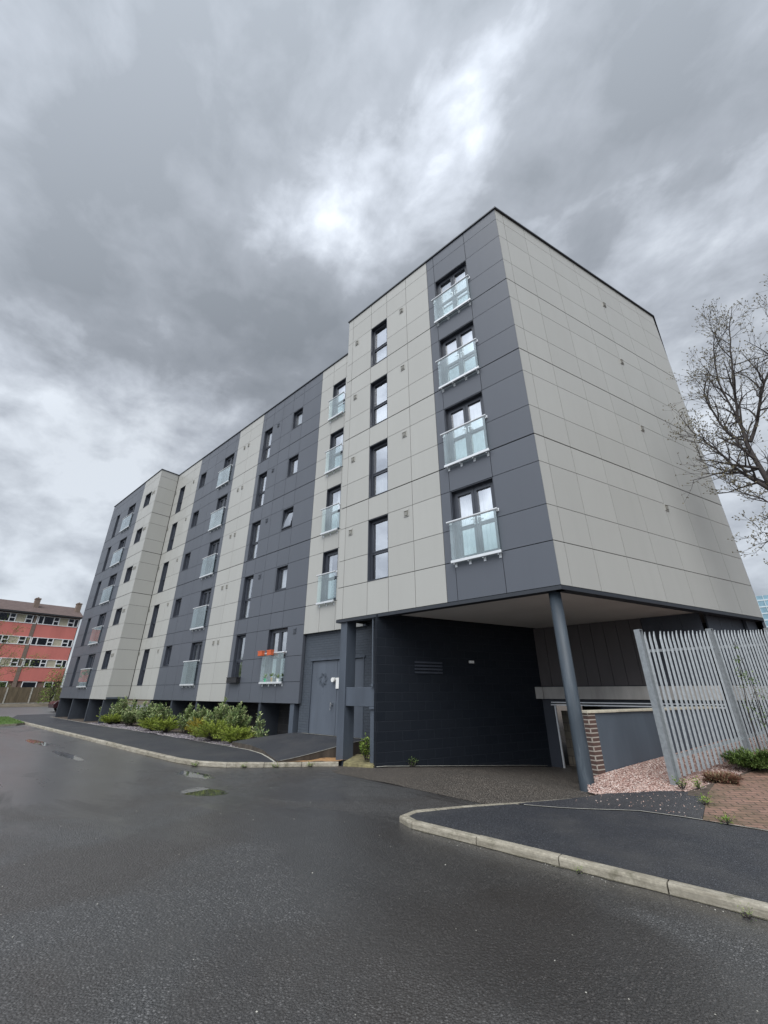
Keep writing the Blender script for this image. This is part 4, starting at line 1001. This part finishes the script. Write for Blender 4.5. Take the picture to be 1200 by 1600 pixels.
def juniper(x, y, h, r, seed, mat=M_juniper, label='', base=None, group='shrubs in the bed under the long block', name='juniper_shrub', dens=1.):
    rnd = random.Random(seed); z0 = (rz(x, y)+.09) if base is None else base
    t = thing(name, label, 'shrub', (x, y, z0), group); st = MB(); lf = MB()
    n = int(70*dens*(r/.6)**1.3)
    for i in range(n):
        a = rnd.uniform(0, 6.28); q = r*rnd.uniform(.35, 1.0); el = rnd.uniform(.12, 1.15)
        zt = h*rnd.uniform(.35, 1.0)*(1-.35*(q/r)); tip = Vector((math.cos(a)*q, math.sin(a)*q, zt)); mid = tip*.5+Vector((0, 0, zt*.22))
        st.path([Vector((0, 0, .02)), mid, tip], [.010, .006, .002], n=4)
        m = int(34)
        for k in range(m):
            f = rnd.uniform(.3, 1.0); p = mid.lerp(tip, f*2-1) if f > .5 else Vector((0, 0, .02)).lerp(mid, f*2)
            d = (tip-mid).normalized()+Vector((rnd.uniform(-1, 1), rnd.uniform(-1, 1), rnd.uniform(-.4, .9)))*.8; d.normalize()
            ll = rnd.uniform(.05, .11)*(1.2-f*.5)
            leaf(lf, p, d, Vector((rnd.uniform(-1, 1), rnd.uniform(-1, 1), 1)), ll, .018)
            for g in range(3):
                q2 = p+d*ll*(.3+.25*g); d2 = (d+Vector((rnd.uniform(-1, 1), rnd.uniform(-1, 1), rnd.uniform(-1, 1)))*.8).normalized()
                leaf(lf, q2, d2, Vector((0, 0, 1)), .035, .012)
    st.build('stems', M_bark, parent=t); lf.build('foliage', mat, parent=t); return t
SH = [
 ('l', -25.6, .55, 1.00, .45, 'leafy laurel shrub at the far end of the bed, beside the last fin column'),
 ('l', -24.3, .65, 1.25, .50, 'tall laurel shrub with one bare shoot, second from the far end of the bed'),
 ('j', -23.6, .10, .55, .65, 'spreading yellow green juniper at the far end of the bed'),
 ('l', -22.2, .55, 1.00, .50, 'laurel shrub with pale tips behind the gap between the far junipers'),
 ('l', -20.4, .55, 1.10, .55, 'laurel shrub with pale tips under the far grey bay'),
 ('l', -18.7, .55, 1.02, .50, 'laurel shrub with an upright shoot under the grey bay french doors'),
 ('j', -18.3, .10, .62, .60, 'yellow green juniper near the middle of the bed, left of its neighbour'),
 ('j', -16.9, .12, .66, .60, 'feathery juniper in the middle of the bed below the beige strip'),
 ('l', -16.3, .70, 1.00, .42, 'dark laurel shrub behind the middle juniper'),
 ('l', -15.0, .60, 1.05, .50, 'bushy laurel shrub in front of the beige strip'),
 ('g', -14.2, .10, .85, .45, 'golden yellow juniper in the middle of the bed'),
 ('l', -13.6, .75, 1.15, .62, 'largest laurel shrub, behind the golden juniper'),
 ('l', -12.5, .70, 1.10, .50, 'laurel shrub with long pale leaves under the tall ground floor window'),
 ('j', -12.9, .12, .72, .85, 'wide bright green juniper spilling towards the pavement'),
 ('j', -11.6, .15, .55, .70, 'low spreading juniper at the near end of the bed'),
 ('l', -11.2, .80, .95, .26, 'slender upright shrub at the near end of the bed'),
 ('l', -10.6, .65, .48, .24, 'small straggly plant leaning over the ramp edge'),
]
for i, (k, x, y, h, r, lab) in enumerate(SH):
    if k == 'l': laurel(x, y, h, r, 100+i, label=lab, dens=1.35 if r > .3 else .6)
    elif k == 'j': juniper(x, y, h*1.12, r*1.1, 100+i, label=lab, dens=1.15)
    else: juniper(x, y, h, r, 100+i, M_gold, label=lab, name='golden_juniper', dens=1.3)
# small weeds
laurel(-5.35, .12, .55, .20, 300, M_weed, 'bushy ivy-like weed growing at the foot of the dark block wall', None, base=.02, name='climbing_weed', L=.07, dens=.9, cat='plant')
pw_ = W0+WD*.95+WNn*.08; laurel(pw_.x, pw_.y, .20, .16, 301, M_dkleaf, 'small dark weed at the base of the driveway wall', None, base=rz(pw_.x, pw_.y), name='weed', L=.05, dens=.6, cat='plant')
for i, (x, y, h, r, lab, m) in enumerate([
  (1.12, .50, .13, .10, 'yellow green weed at the foot of the first fence post', M_weed), (1.32, .60, .12, .09, 'low weed between the first fence post and the paving', M_weed),
  (1.47, -.20, .09, .09, 'bright green weed where the tarmac meets the brick paving', M_weed), (-7.05, -1.28, .07, .12, 'weed tuft in the gutter at the foot of the ramp kerb', M_weed),
  (-8.7, -2.52, .06, .12, 'weed tuft in the gutter at the kerb bend', M_weed), (-7.6, -1.82, .06, .12, 'weed tuft in the gutter midway round the kerb curve', M_weed), (-6.50, -.68, .08, .10, 'weed tuft in the gutter beside the porch post', M_weed),
  (.80, -3.45, .025, .04, 'tiny weed at the foot of the near kerb', M_weed), (2.02, -3.47, .03, .05, 'tiny weed by the near kerb at the right edge', M_weed),
  (1.75, -.95, .06, .10, 'patchy weed along the lower edge of the brick paving', M_weed)]):
    base = gz(x, y) if (x > .9 and y > -3) else rz(x, y)
    laurel(x, y, h, r, 320+i, m, lab, 'weeds in the paving joints', base=base, name='weed', L=.035 if h > .04 else .011, dens=.45, cat='plant')
# right-hand shrubs
juniper(2.02, 2.30, .36, .50, 340, M_dkleaf, 'dense low green shrub against the palisade fence', base=gz(0, 2.3)-.02, group=None, name='low_shrub', dens=2.2)
juniper(2.9, 3.4, .45, .7, 342, M_dkleaf, 'second low green shrub further along the palisade fence', base=gz(0, 3.4)-.02, group=None, name='low_shrub', dens=2.0)
juniper(1.58, 1.25, .13, .30, 341, M_redleaf, 'dry reddish ground plant at the foot of the fence pales', base=gz(0, 1.2)-.02, group=None, name='dry_plant', dens=1.4)
# sapling
def sapling(x, y, pts, label, seed, clusters):
    rnd = random.Random(seed); t = thing('sapling', label, 'plant', (x, y, gz(x, y)), None); st = MB(); lf = MB()
    st.path([Vector(p) for p in pts], [.014-.011*i/(len(pts)-1) for i in range(len(pts))], n=6)
    for (cx, cy, cz, r, n) in clusters:
        c = Vector((cx, cy, cz)); near = min(pts, key=lambda p: (Vector(p)-c).length)
        st.path([Vector(near), c], [.006, .003], n=4)
        for k in range(n):
            d = Vector((rnd.gauss(0, 1), rnd.gauss(0, 1), rnd.gauss(0, .8))).normalized(); p = c+d*r*rnd.random()**.5
            leaf(lf, p, (d+Vector((0, 0, -.3))), Vector((rnd.uniform(-.5, .5), rnd.uniform(-.5, .5), 1)), rnd.uniform(.03, .055), .024)
    st.build('stem', M_bark, parent=t); lf.build('leaves', M_dkleaf, parent=t)
sapling(2.28, 3.0, [(0, 0, 0), (.0, .0, .6), (.03, .0, 1.2), (.0, .03, 1.8)], 'young leafy sapling in front of the palisade fence', 7,
        [(.02, 0, 1.45, .13, 70), (.10, -.05, 1.15, .12, 40), (-.10, .0, .95, .12, 40), (-.05, .0, .70, .12, 35), (.12, 0, .85, .15, 45)])
sapling(2.10, 3.05, [(0, 0, 0), (.0, .03, .8), (.08, .1, 1.5), (.14, .15, 2.15)], 'slender taller sapling against the second fence post', 9,
        [(.08, .08, 1.55, .09, 50), (.11, .12, 1.8, .06, 40), (.05, .05, 1.3, .06, 15), (.14, .14, 2.05, .04, 20)])

# ------------------------------------------------------------------ bare tree on the right
def grow(limbs, seed, twigs=True, density=1., budsize=.05):
    rnd = random.Random(seed); tr = MB(); cr_ = MB(); bd = MB()
    def twig(p, d, L, r, lvl):
        n = 4; pts = [p.copy()]; rad = [r]; q = p.copy(); dd = d.copy()
        for i in range(n):
            dd = (dd+Vector((rnd.uniform(-1, 1), rnd.uniform(-1, 1), rnd.uniform(-.7, 1.0)))*.24).normalized(); q = q+dd*L/n; pts.append(q.copy()); rad.append(max(.0022, r*(1-(i+1)/n*.72)))
        (tr if lvl == 0 else cr_).path(pts, rad, n=5 if lvl < 2 else 3)
        if lvl >= 3 or L < .14:
            for k in range(2):
                d2 = (dd+Vector((rnd.uniform(-1, 1), rnd.uniform(-1, 1), rnd.uniform(-.5, 1)))*.8).normalized(); leaf(bd, q, d2, Vector((0, 1, .3)), budsize*rnd.uniform(.6, 1.2), budsize*.4)
            return
        m = int((5 if lvl < 2 else 4)*density+rnd.random())
        for k in range(m):
            f = (k+rnd.uniform(.3, 1))/m; i = min(n-1, int(f*n)); pp = pts[i].lerp(pts[i+1], f*n-i)
            ax = Vector((rnd.uniform(-1, 1), rnd.uniform(-1, 1), rnd.uniform(-.5, 1))); d2 = (dd*.75+ax.normalized()*.75).normalized()
            twig(pp, d2, L*rnd.uniform(.38, .62), max(.003, rad[i]*.55), lvl+1)
        for k in range(2):
            d2 = (dd+Vector((rnd.uniform(-1, 1), rnd.uniform(-1, 1), rnd.uniform(-.5, 1)))*.8).normalized(); leaf(bd, q, d2, Vector((0, 1, .3)), budsize, budsize*.4)
    for (pts, r0, r1, nt_, tl) in limbs:
        P = [Vector(p) for p in pts]; res = []
        for i in range(len(P)-1):
            for k in range(4):
                a = P[i-1] if i > 0 else P[i]; bb, c = P[i], P[i+1]; d_ = P[i+2] if i+2 < len(P) else P[i+1]; t = k/4
                res.append(.5*((2*bb)+(-a+c)*t+(2*a-5*bb+4*c-d_)*t*t+(-a+3*bb-3*c+d_)*t*t*t)+Vector((rnd.uniform(-1, 1), rnd.uniform(-1, 1), rnd.uniform(-1, 1)))*.03)
        res.append(P[-1]); m = len(res)
        tr.path(res, [.66*(r0+(r1-r0)*(i/(m-1))**.7) for i in range(m)], n=8)
        for k in range(nt_):
            f = .12+.88*(k+rnd.random())/nt_; i = min(m-2, int(f*(m-1))); p = res[i].lerp(res[i+1], f*(m-1)-i); d = (res[i+1]-res[i]).normalized()
            ax = Vector((rnd.uniform(-1, 1), rnd.uniform(-1, 1), rnd.uniform(-.6, .9))).normalized(); d2 = (d*.7+ax*.9).normalized()
            twig(p, d2, tl*(1.15-.5*f)*rnd.uniform(.6, 1.2), max(.004, (r0+(r1-r0)*f)*.42), 1)
        twig(res[-1], (res[-1]-res[-2]).normalized(), tl*.7, r1, 1)
    return tr, cr_, bd
TB = Vector((4.55, 4.6, .45))
T = thing('bare_tree', 'large bare budding tree at the right edge beside the blank end wall', 'tree', tuple(TB))
# limbs in world coordinates
limbs = [
 ([(4.55, 4.6, .3), (4.35, 4.7, 2.4), (4.0, 4.9, 4.4), (3.76, 5.0, 5.7)], .20, .13, 3, 1.2),
 ([(3.76, 5.0, 5.7), (3.62, 5.0, 7.2), (3.62, 5.1, 9.0), (3.92, 5.1, 11.0), (4.15, 5.0, 12.3)], .12, .018, 26, 1.5),
 ([(3.72, 5.0, 6.0), (3.25, 4.9, 7.0), (2.90, 4.8, 8.0), (2.55, 4.7, 8.9)], .085, .014, 20, 1.25),
 ([(3.62, 5.0, 7.2), (3.30, 5.2, 8.8), (3.12, 5.3, 10.3), (3.40, 5.4, 11.4)], .07, .012, 18, 1.2),
 ([(3.66, 5.0, 8.0), (4.2, 4.8, 9.4), (4.8, 4.6, 10.8), (5.2, 4.5, 12.2)], .075, .014, 20, 1.4),
 ([(3.62, 5.1, 9.0), (3.52, 5.0, 10.6), (3.78, 4.9, 12.2), (3.98, 4.9, 12.9)], .045, .010, 14, 1.1),
 ([(3.76, 5.0, 5.7), (4.4, 5.2, 7.0), (5.1, 5.4, 8.6), (5.6, 5.4, 10.2)], .10, .02, 18, 1.6),
 ([(3.75, 5.0, 5.6), (3.40, 4.8, 5.95), (3.10, 4.7, 6.2), (2.85, 4.6, 6.7)], .04, .010, 12, .95),
 ([(4.0, 4.9, 4.5), (3.6, 4.8, 4.75), (3.3, 4.7, 4.9), (3.15, 4.6, 5.1)], .035, .008, 11, .8),
 ([(4.2, 4.8, 3.4), (3.8, 4.7, 3.9), (3.45, 4.6, 4.1)], .03, .008, 8, .7),
]
limbs = [([tuple(Vector((p[0]+.22, p[1], p[2] if p[2] < 6 else 6+(p[2]-6)*.80))-TB) for p in L[0]],)+L[1:3]+(L[3], L[4]*.80) for L in limbs]
tr, cr_, bd = grow(limbs, 21, density=.88, budsize=.055)
tr.build('trunk', M_bark, parent=T, smooth=True); cr_.build('crown', M_bark, parent=T); bd.build('buds', M_bud, parent=T)
# leafy tree behind, right edge
T2 = thing('leafy_tree', 'tree with pale young leaves behind the bare tree at the right edge', 'tree', (5.3, 14, .5))
rnd = random.Random(31); st = MB(); lf = MB()
st.path([(0, 0, 0), (0, 0, 2.5), (.1, 0, 4.5)], [.15, .12, .07], n=8)
for i in range(26):
    a = rnd.uniform(0, 6.28); el = rnd.uniform(.1, 1.2); L = rnd.uniform(1.2, 2.1); z = rnd.uniform(2.4, 4.4)
    tip = Vector((math.cos(a)*math.cos(el)*L, math.sin(a)*math.cos(el)*L, z+math.sin(el)*L*.8)); st.path([(0, 0, z), tip*.5+Vector((0, 0, z*.5)), tip], [.035, .02, .006], n=5)
    for k in range(110):
        p = Vector((0, 0, z)).lerp(tip, rnd.uniform(.3, 1.05))+Vector((rnd.gauss(0, .22), rnd.gauss(0, .22), rnd.gauss(0, .2))); d = Vector((rnd.gauss(0, 1), rnd.gauss(0, 1), rnd.gauss(0, 1)))
        leaf(lf, p, d, Vector((rnd.uniform(-.5, .5), rnd.uniform(-.5, .5), 1)), .11, .06)
st.build('trunk', M_bark, parent=T2); lf.build('crown', M_weed, parent=T2)
# far glass tower
G = thing('glass_tower', 'distant pale blue glass tower just past the end wall', 'building', (9.2, 158, .5))
b = MB(); b.box(-5.6, 9, 0, 18, 0, 27.2); b.build('tower_body', simple('pale_blue_curtain_wall', (.22, .36, .44), .25, var=.3, nscale=.4), parent=G)
b = MB()
for i in range(14): b.box(-5.72, 9.1, -.08, .0, 1+i*1.9, 1.35+i*1.9)
for i in range(10): b.box(-5.7+i*1.6, -5.55+i*1.6, -.16, -.09, 0, 27.3)
b.build('mullions', simple('tower_white', (.5, .58, .62), .5), parent=G)

# ------------------------------------------------------------------ pots and planters on the building
TP = None
for i, x in enumerate((-11.80, -11.20)):
    z = GF+.93; b = MB(); y = 1.16-.145
    n = 16
    for k in range(12):
        a = k*2*math.pi/12
    w = .13
    b.box(x-w, x+w, y-.11, y+.02, z, z+.155); b.box(x-w-.012, x+w+.012, y-.122, y+.03, z+.15, z+.185)
    for k in range(6): b.box(x-w+.02+k*.045, x-w+.036+k*.045, y-.118, y-.11, z+.01, z+.148)
    bevel(tag(b.build('rail_planter', M_orange), ['left orange ribbed planter hooked on the ground floor balcony rail', 'right orange ribbed planter hooked on the ground floor balcony rail'][i], 'planter', 'orange planters on the balcony rail'), .006)
def pot(x, z, r, h, mat, lab, leafy):
    t = thing('potted_plant', lab, 'plant', (x, 1.10, z), 'potted plants behind the balcony glass')
    b = MB(); b.tube((0, 0, 0), (0, 0, h), r*.75, r, n=14); b.build('pot', mat, parent=t)
    if leafy:
        rnd = random.Random(int(x*100)); lf = MB()
        for k in range(leafy):
            a = rnd.uniform(0, 6.28); el = rnd.uniform(.3, 1.4); d = Vector((math.cos(a)*math.cos(el), math.sin(a)*math.cos(el), math.sin(el))); leaf(lf, Vector((0, 0, h))+d*.04, d, Vector((0, 0, 1)), rnd.uniform(.08, .2), .03)
        lf.build('leaves', M_weed, parent=t)
pot(-11.52, GF-.0+.012, .075, .12, M_greenp, 'bright green pot behind the ground floor balcony glass', 26)
pot(-11.10, GF+.012, .06, .15, M_tan, 'tan pot with a pale plant behind the ground floor balcony glass', 30)
pot(-10.72, GF+.012, .075, .10, M_white, 'white pot behind the ground floor balcony glass', 18)
b = MB(); b.box(-14.13, -13.38, .98+.0, 1.155, 1.885, 2.07); b.box(-14.15, -13.36, .965, 1.157, 2.07, 2.09)
tag(b.build('window_box', M_black), 'black window box on the sill of the tall ground floor window', 'planter')

# ------------------------------------------------------------------ far left: fence, red block, trees, car
WF = thing('boarded_fence', 'brown boarded fence with concrete posts in front of the red flats', 'fence', (-57, 0, .4))
M_board = simple('weathered_boards', (.12, .095, .062), .9, var=.35, nscale=4, streak=True)
for k in range(-12, 14):
    y0, y1 = .45+k*2.05, .45+(k+1)*2.05
    b = MB(); n = 14
    for i in range(n):
        a = y0+.08+(y1-y0-.16)*i/n; c = y0+.08+(y1-y0-.16)*(i+1)/n; e = .012*(i % 2)
        b.box(-.02+e, .01+e, a, c, .14, 1.62)
    b.build('fence_panel', M_board, parent=WF)
    b = MB(); b.box(-.06, .06, y0-.06, y0+.06, -.3, 1.60); b.build('post', M_edging, parent=WF)
    b = MB(); b.box(-.03, .03, y0+.07, y1-.07, -.1, .135); b.build('gravel_board', M_concrete, parent=WF)

RB = thing('red_flats', 'four storey block of flats with red panel bands and white windows beyond the fence', 'building', (-66, 0, .4))
k_ = 68.65/62.65
def yv(y60): return -8.287+(y60+8.287)*k_
def zv(z60): return 1.55+(z60-1.55)*k_
M_red = simple('faded_red_render', (.52, .165, .14), .8, var=.12, nscale=.8, streak=True); M_whitef = simple('white_upvc', (.72, .73, .74), .5, var=.04)
M_panelc = simple('cream_infill_panel', (.40, .37, .28), .8, var=.1); M_rooft = simple('brown_roof_tiles', (.105, .075, .068), .85, var=.2, nscale=2, bump=.5, bscale=4); M_dkpane = glass('far_pane', (.25, .27, .3), .25)
y0r, y1r = yv(1.5)-4.12*(yv(5.56)-yv(1.48)), yv(5.62); zb = .4
b = MB(); b.box(-9.5, -.12, y0r, y1r, -.4, zv(9.97)-.4); b.build('wall', simple('brown_brick_flank', (.17, .11, .09), .9, var=.15), parent=RB)
rows = [(zv(8.80), zv(9.78)), (zv(6.47), zv(7.36)), (zv(4.13), zv(5.02))]
units = []
per = yv(5.56)-yv(1.48)
seg = [1.50, 2.05, 3.02, 3.54, 4.47, 5.06, 5.56]; kinds = ['w', 'W', 'r', 'p', 'r', 'w']
for u in range(-4, 1):
    oy = u*(per)
    bands = [(zv(7.36), zv(8.80)), (zv(5.02), zv(6.47)), (zv(2.66), zv(4.13))]
    for (z0, z1) in bands:
        b = MB(); b.box(-.12, .05, yv(1.52)+oy, yv(5.52)+oy, z0-.4, z1-.4); b.build('red_band', M_red, parent=RB)
    for (z0, z1) in rows:
        f = MB()
        zz0, zz1 = z0-.4, z1-.4
        ys_ = [yv(s)+oy for s in seg]
        ys_[0] += .05; ys_[-1] -= .08
        f.box(-.02, .10, ys_[0], ys_[-1], zz0, zz0+.09); f.box(-.02, .10, ys_[0], ys_[-1], zz1-.07, zz1)
        for q in ys_: f.box(-.02, .10, q-.05, q+.05, zz0+.09, zz1-.07)
        for i, kd in enumerate(kinds):
            if kd == 'r': f.box(-.02, .095, ys_[i]+.05, ys_[i+1]-.05, (zz0+zz1)/2-.05, (zz0+zz1)/2+.05)
        fo = f.build('window_strip', M_whitef, parent=RB)
        if u >= -4:
            for i, kd in enumerate(kinds):
                q = MB(); q.box(-.01, .02, ys_[i]+.05, ys_[i+1]-.05, zz0+.09, zz1-.07)
                q.build('infill_panel' if kd == 'p' else 'pane', M_panelc if kd == 'p' else M_dkpane, parent=fo)
                if kd == 'W':
                    q = MB(); curtain(q, ys_[i]+.06, ys_[i+1]-.06, zz0+.1, zz1-.08, 0, 6, .03)
                    q.v = [(-.07-v[1], v[0], v[2]) for v in q.v]; q.build('curtain', M_curtain, parent=fo)
        else:
            q = MB(); q.box(-.01, .02, ys_[0], ys_[-1], zz0+.09, zz1-.07); q.build('pane', M_dkpane, parent=fo)
    b = MB(); b.box(-.12, .09, yv(1.13)+oy, yv(1.50)+oy, -.4, zv(9.9)-.4); b.build('brick_pier', M_redpier, parent=RB)
    f = MB(); a, c = yv(1.96)+oy, yv(3.29)+oy; z1 = zv(2.64)-.4
    for (a, c) in ((yv(1.96)+oy, yv(3.29)+oy), (yv(3.99)+oy, yv(4.80)+oy)):
        f.box(-.10, .02, a, c, z1-.08, z1); f.box(-.10, .02, a, a+.08, z1-1.3, z1-.08); f.box(-.10, .02, c-.08, c, z1-1.3, z1-.08); f.box(-.10, .02, a+.08, c-.08, z1-1.38, z1-1.3)
    fo = f.build('window', M_whitef, parent=RB)
    q = MB()
    for (a, c) in ((yv(1.96)+oy, yv(3.29)+oy), (yv(3.99)+oy, yv(4.80)+oy)): q.box(-.118, -.06, a+.08, c-.08, z1-1.3, z1-.08)
    q.build('pane', M_dkpane, parent=fo)
# roof
b = MB(); ez = zv(9.97)-.4; rz_ = zv(10.97)-.4
e0, e1 = y0r-.3, y1r+.3; dx = -4.8
hr = ez+2.0
b.quad([(.55, e0, ez), (.55, e1, ez), (dx, e1-.0, hr), (dx, e0+.0, hr)]); b.quad([(-10.1, e1, ez), (-10.1, e0, ez), (dx, e0+.0, hr), (dx, e1-.0, hr)])
b.quad([(.55, e1, ez), (-10.1, e1, ez), (dx, e1, hr)]); b.quad([(-10.1, e0, ez), (.55, e0, ez), (dx, e0, hr)])
b.quad([(.55, e0, ez), (-10.1, e0, ez), (-10.1, e1, ez), (.55, e1, ez)])
roof = b.build('roof', M_rooft, parent=RB)
b = MB(); b.box(.52, .62, e0, e1, ez-.14, ez+.06); b.build('gutter', M_black, parent=roof)
for yy in (1.0, 5.3, -4.6, -9):
    b = MB(); y = yv(yy); b.box(-3.1, -2.3, y, y+.55, hr-1.6, hr+.32); b.box(-3.15, -2.25, y-.05, y+.60, hr+.18, hr+.27); b.tube((-2.7, y+.27, hr+.32), (-2.7, y+.27, hr+.47), .1, n=8)
    b.build('chimney', M_redpier, parent=roof)

# bare tree and hedge by the far fence
T3 = thing('bare_tree', 'bare spreading tree in front of the red flats at the left edge', 'tree', (-50.0, -3.6, .2))
lm = [([(0, 0, 0), (.05, .05, 1.2), (.0, .2, 2.0)], .16, .11, 2, 1.0), ([(0, .2, 2.0), (.2, 1.2, 3.0), (.3, 2.6, 3.9), (.3, 4.2, 4.2)], .08, .015, 16, 1.5), ([(0, .2, 2.0), (.1, .8, 3.8), (.2, 1.6, 5.2), (.1, 2.1, 6.6)], .08, .015, 16, 1.6),
      ([(0, .2, 2.0), (-.2, -.6, 3.6), (-.3, -1.6, 5.6)], .08, .015, 14, 1.6), ([(0, .2, 1.9), (.2, 1.6, 2.5), (.3, 3.2, 3.1)], .05, .012, 12, 1.2), ([(0, .2, 2.0), (.3, .4, 4.2), (.2, .7, 6.4)], .07, .012, 14, 1.5)]
tr, cr_, bd = grow(lm, 5, density=.9, budsize=.12)
tr.build('trunk', simple('olive_bark', (.10, .085, .06), .9), parent=T3); cr_.build('crown', simple('olive_twigs', (.12, .10, .06), .9), parent=T3); bd.build('buds', M_weed, parent=T3)
def bigbush(name, lab, x, y, z, rx, ry, h, n, mat, seed, cat='shrub', L=.16):
    rnd = random.Random(seed); t = thing(name, lab, cat, (x, y, z)); lf = MB(); st = MB()
    for i in range(14):
        a = rnd.uniform(0, 6.28); st.path([(0, 0, 0), (math.cos(a)*rx*.5, math.sin(a)*ry*.5, h*.8)], [.03, .008], n=4)
    for k in range(n):
        a = rnd.uniform(0, 6.28); q = math.sqrt(rnd.random()); zz = rnd.random()
        p = Vector((math.cos(a)*q*rx, math.sin(a)*q*ry, h*(.1+.9*zz)*(1-.35*q*q)*(1+.15*math.sin(a*5)))); d = Vector((rnd.gauss(0, 1), rnd.gauss(0, 1), rnd.gauss(0, .8)))
        leaf(lf, p, d, Vector((rnd.uniform(-.5, .5), rnd.uniform(-.5, .5), 1)), L*rnd.uniform(.6, 1.2), L*.5)
    st.build('stems', M_bark, parent=t); lf.build('foliage', mat, parent=t)
bigbush('hedge', 'dark evergreen hedge rising above the fence at the left edge', -58.4, -2.6, .4, 1.0, 3.6, 2.6, 4500, M_dkleaf, 51, 'hedge')
bigbush('yellow_shrub', 'yellow green shrub showing past the far corner of the grey block', -53.8, 3.7, .3, .9, 1.1, 3.9, 1500, M_weed, 52)

for i, (x, y, h, lab) in enumerate([(-43, -5.6, 4.6, 'green roadside tree just beyond the left edge, by the traffic island'), (-46, -17, 5.6, 'green roadside tree beyond the left edge, nearest the red flats'), (-38, -24, 6.4, 'green roadside tree beyond the left edge, second from the red flats'), (-28, -29, 6.0, 'green roadside tree beyond the left edge, third from the red flats')]):
    rnd = random.Random(60+i); t = thing('roadside_tree', lab, 'tree', (x, y, rz(x, y)), 'roadside trees across the car park'); st = MB(); lf = MB()
    st.path([(0, 0, -.1), (.1, 0, 1.6), (0, .1, h*.7)], [.2, .15, .05], n=8)
    for k in range(60):
        c = Vector((rnd.gauss(0, 1.1 if i else .8), rnd.gauss(0, 1.1 if i else .7), h*.62+rnd.gauss(0, .9)))
        for j in range(45):
            p = c+Vector((rnd.gauss(0, .35), rnd.gauss(0, .35), rnd.gauss(0, .3))); leaf(lf, p, Vector((rnd.gauss(0, 1), rnd.gauss(0, 1), rnd.gauss(0, 1))), Vector((.3, .2, 1)), .26, .15)
    st.build('trunk', M_bark, parent=t); lf.build('crown', M_dkleaf, parent=t)
# parked car glimpsed through the undercroft
CR = thing('parked_car', 'dark car parked on the far road, glimpsed between the fin columns', 'car', (-43, 3.6, rz(-43, 3.6)+.015), None, R_(90))
M_carp = simple('dark_maroon_car_paint', (.035, .012, .015), .25, var=.05); M_tyre = simple('tyre_rubber', (.02, .02, .02), .85)
b = MB(); prof = [(-2.05, .32), (-2.1, .62), (-1.95, .82), (-1.2, .92), (1.55, .95), (2.0, .90), (2.1, .60), (2.05, .32)]
def ext(mb, prof, y0, y1):
    k = len(mb.v); n = len(prof); mb.v += [(x, y0, z) for x, z in prof]+[(x, y1, z) for x, z in prof]
    mb.f.append(tuple(range(k, k+n))); mb.f.append(tuple(range(k+n, k+2*n))[::-1]); mb.mi += [0, 0]
    for i in range(n): j = (i+1) % n; mb.f.append((k+i, k+n+i, k+n+j, k+j)); mb.mi.append(0)
ext(b, prof, -.86, .86); bevel(b.build('body', M_carp, parent=CR), .06, 3)
b = MB(); ext(b, [(-1.15, .90), (-.45, 1.36), (.2, 1.44), (1.0, 1.40), (1.65, .93)], -.72, .72); cab = bevel(b.build('cabin', M_carp, parent=CR), .05, 3)
b = MB(); ext(b, [(-.95, .96), (-.38, 1.33), (.95, 1.33), (1.4, .98)], -.735, .735); b.build('side_windows', M_dkpane, parent=cab)
for (x, y) in ((-1.3, -.80), (-1.3, .80), (1.35, -.80), (1.35, .80)):
    b = MB(); b.tube((x, y-.1, .31), (x, y+.1, .31), .31, n=18); w = b.build('wheel', M_tyre, parent=CR)
    b = MB(); b.tube((x, y-.108, .31), (x, y+.108, .31), .19, n=14); b.build('rim', M_channel, parent=w)
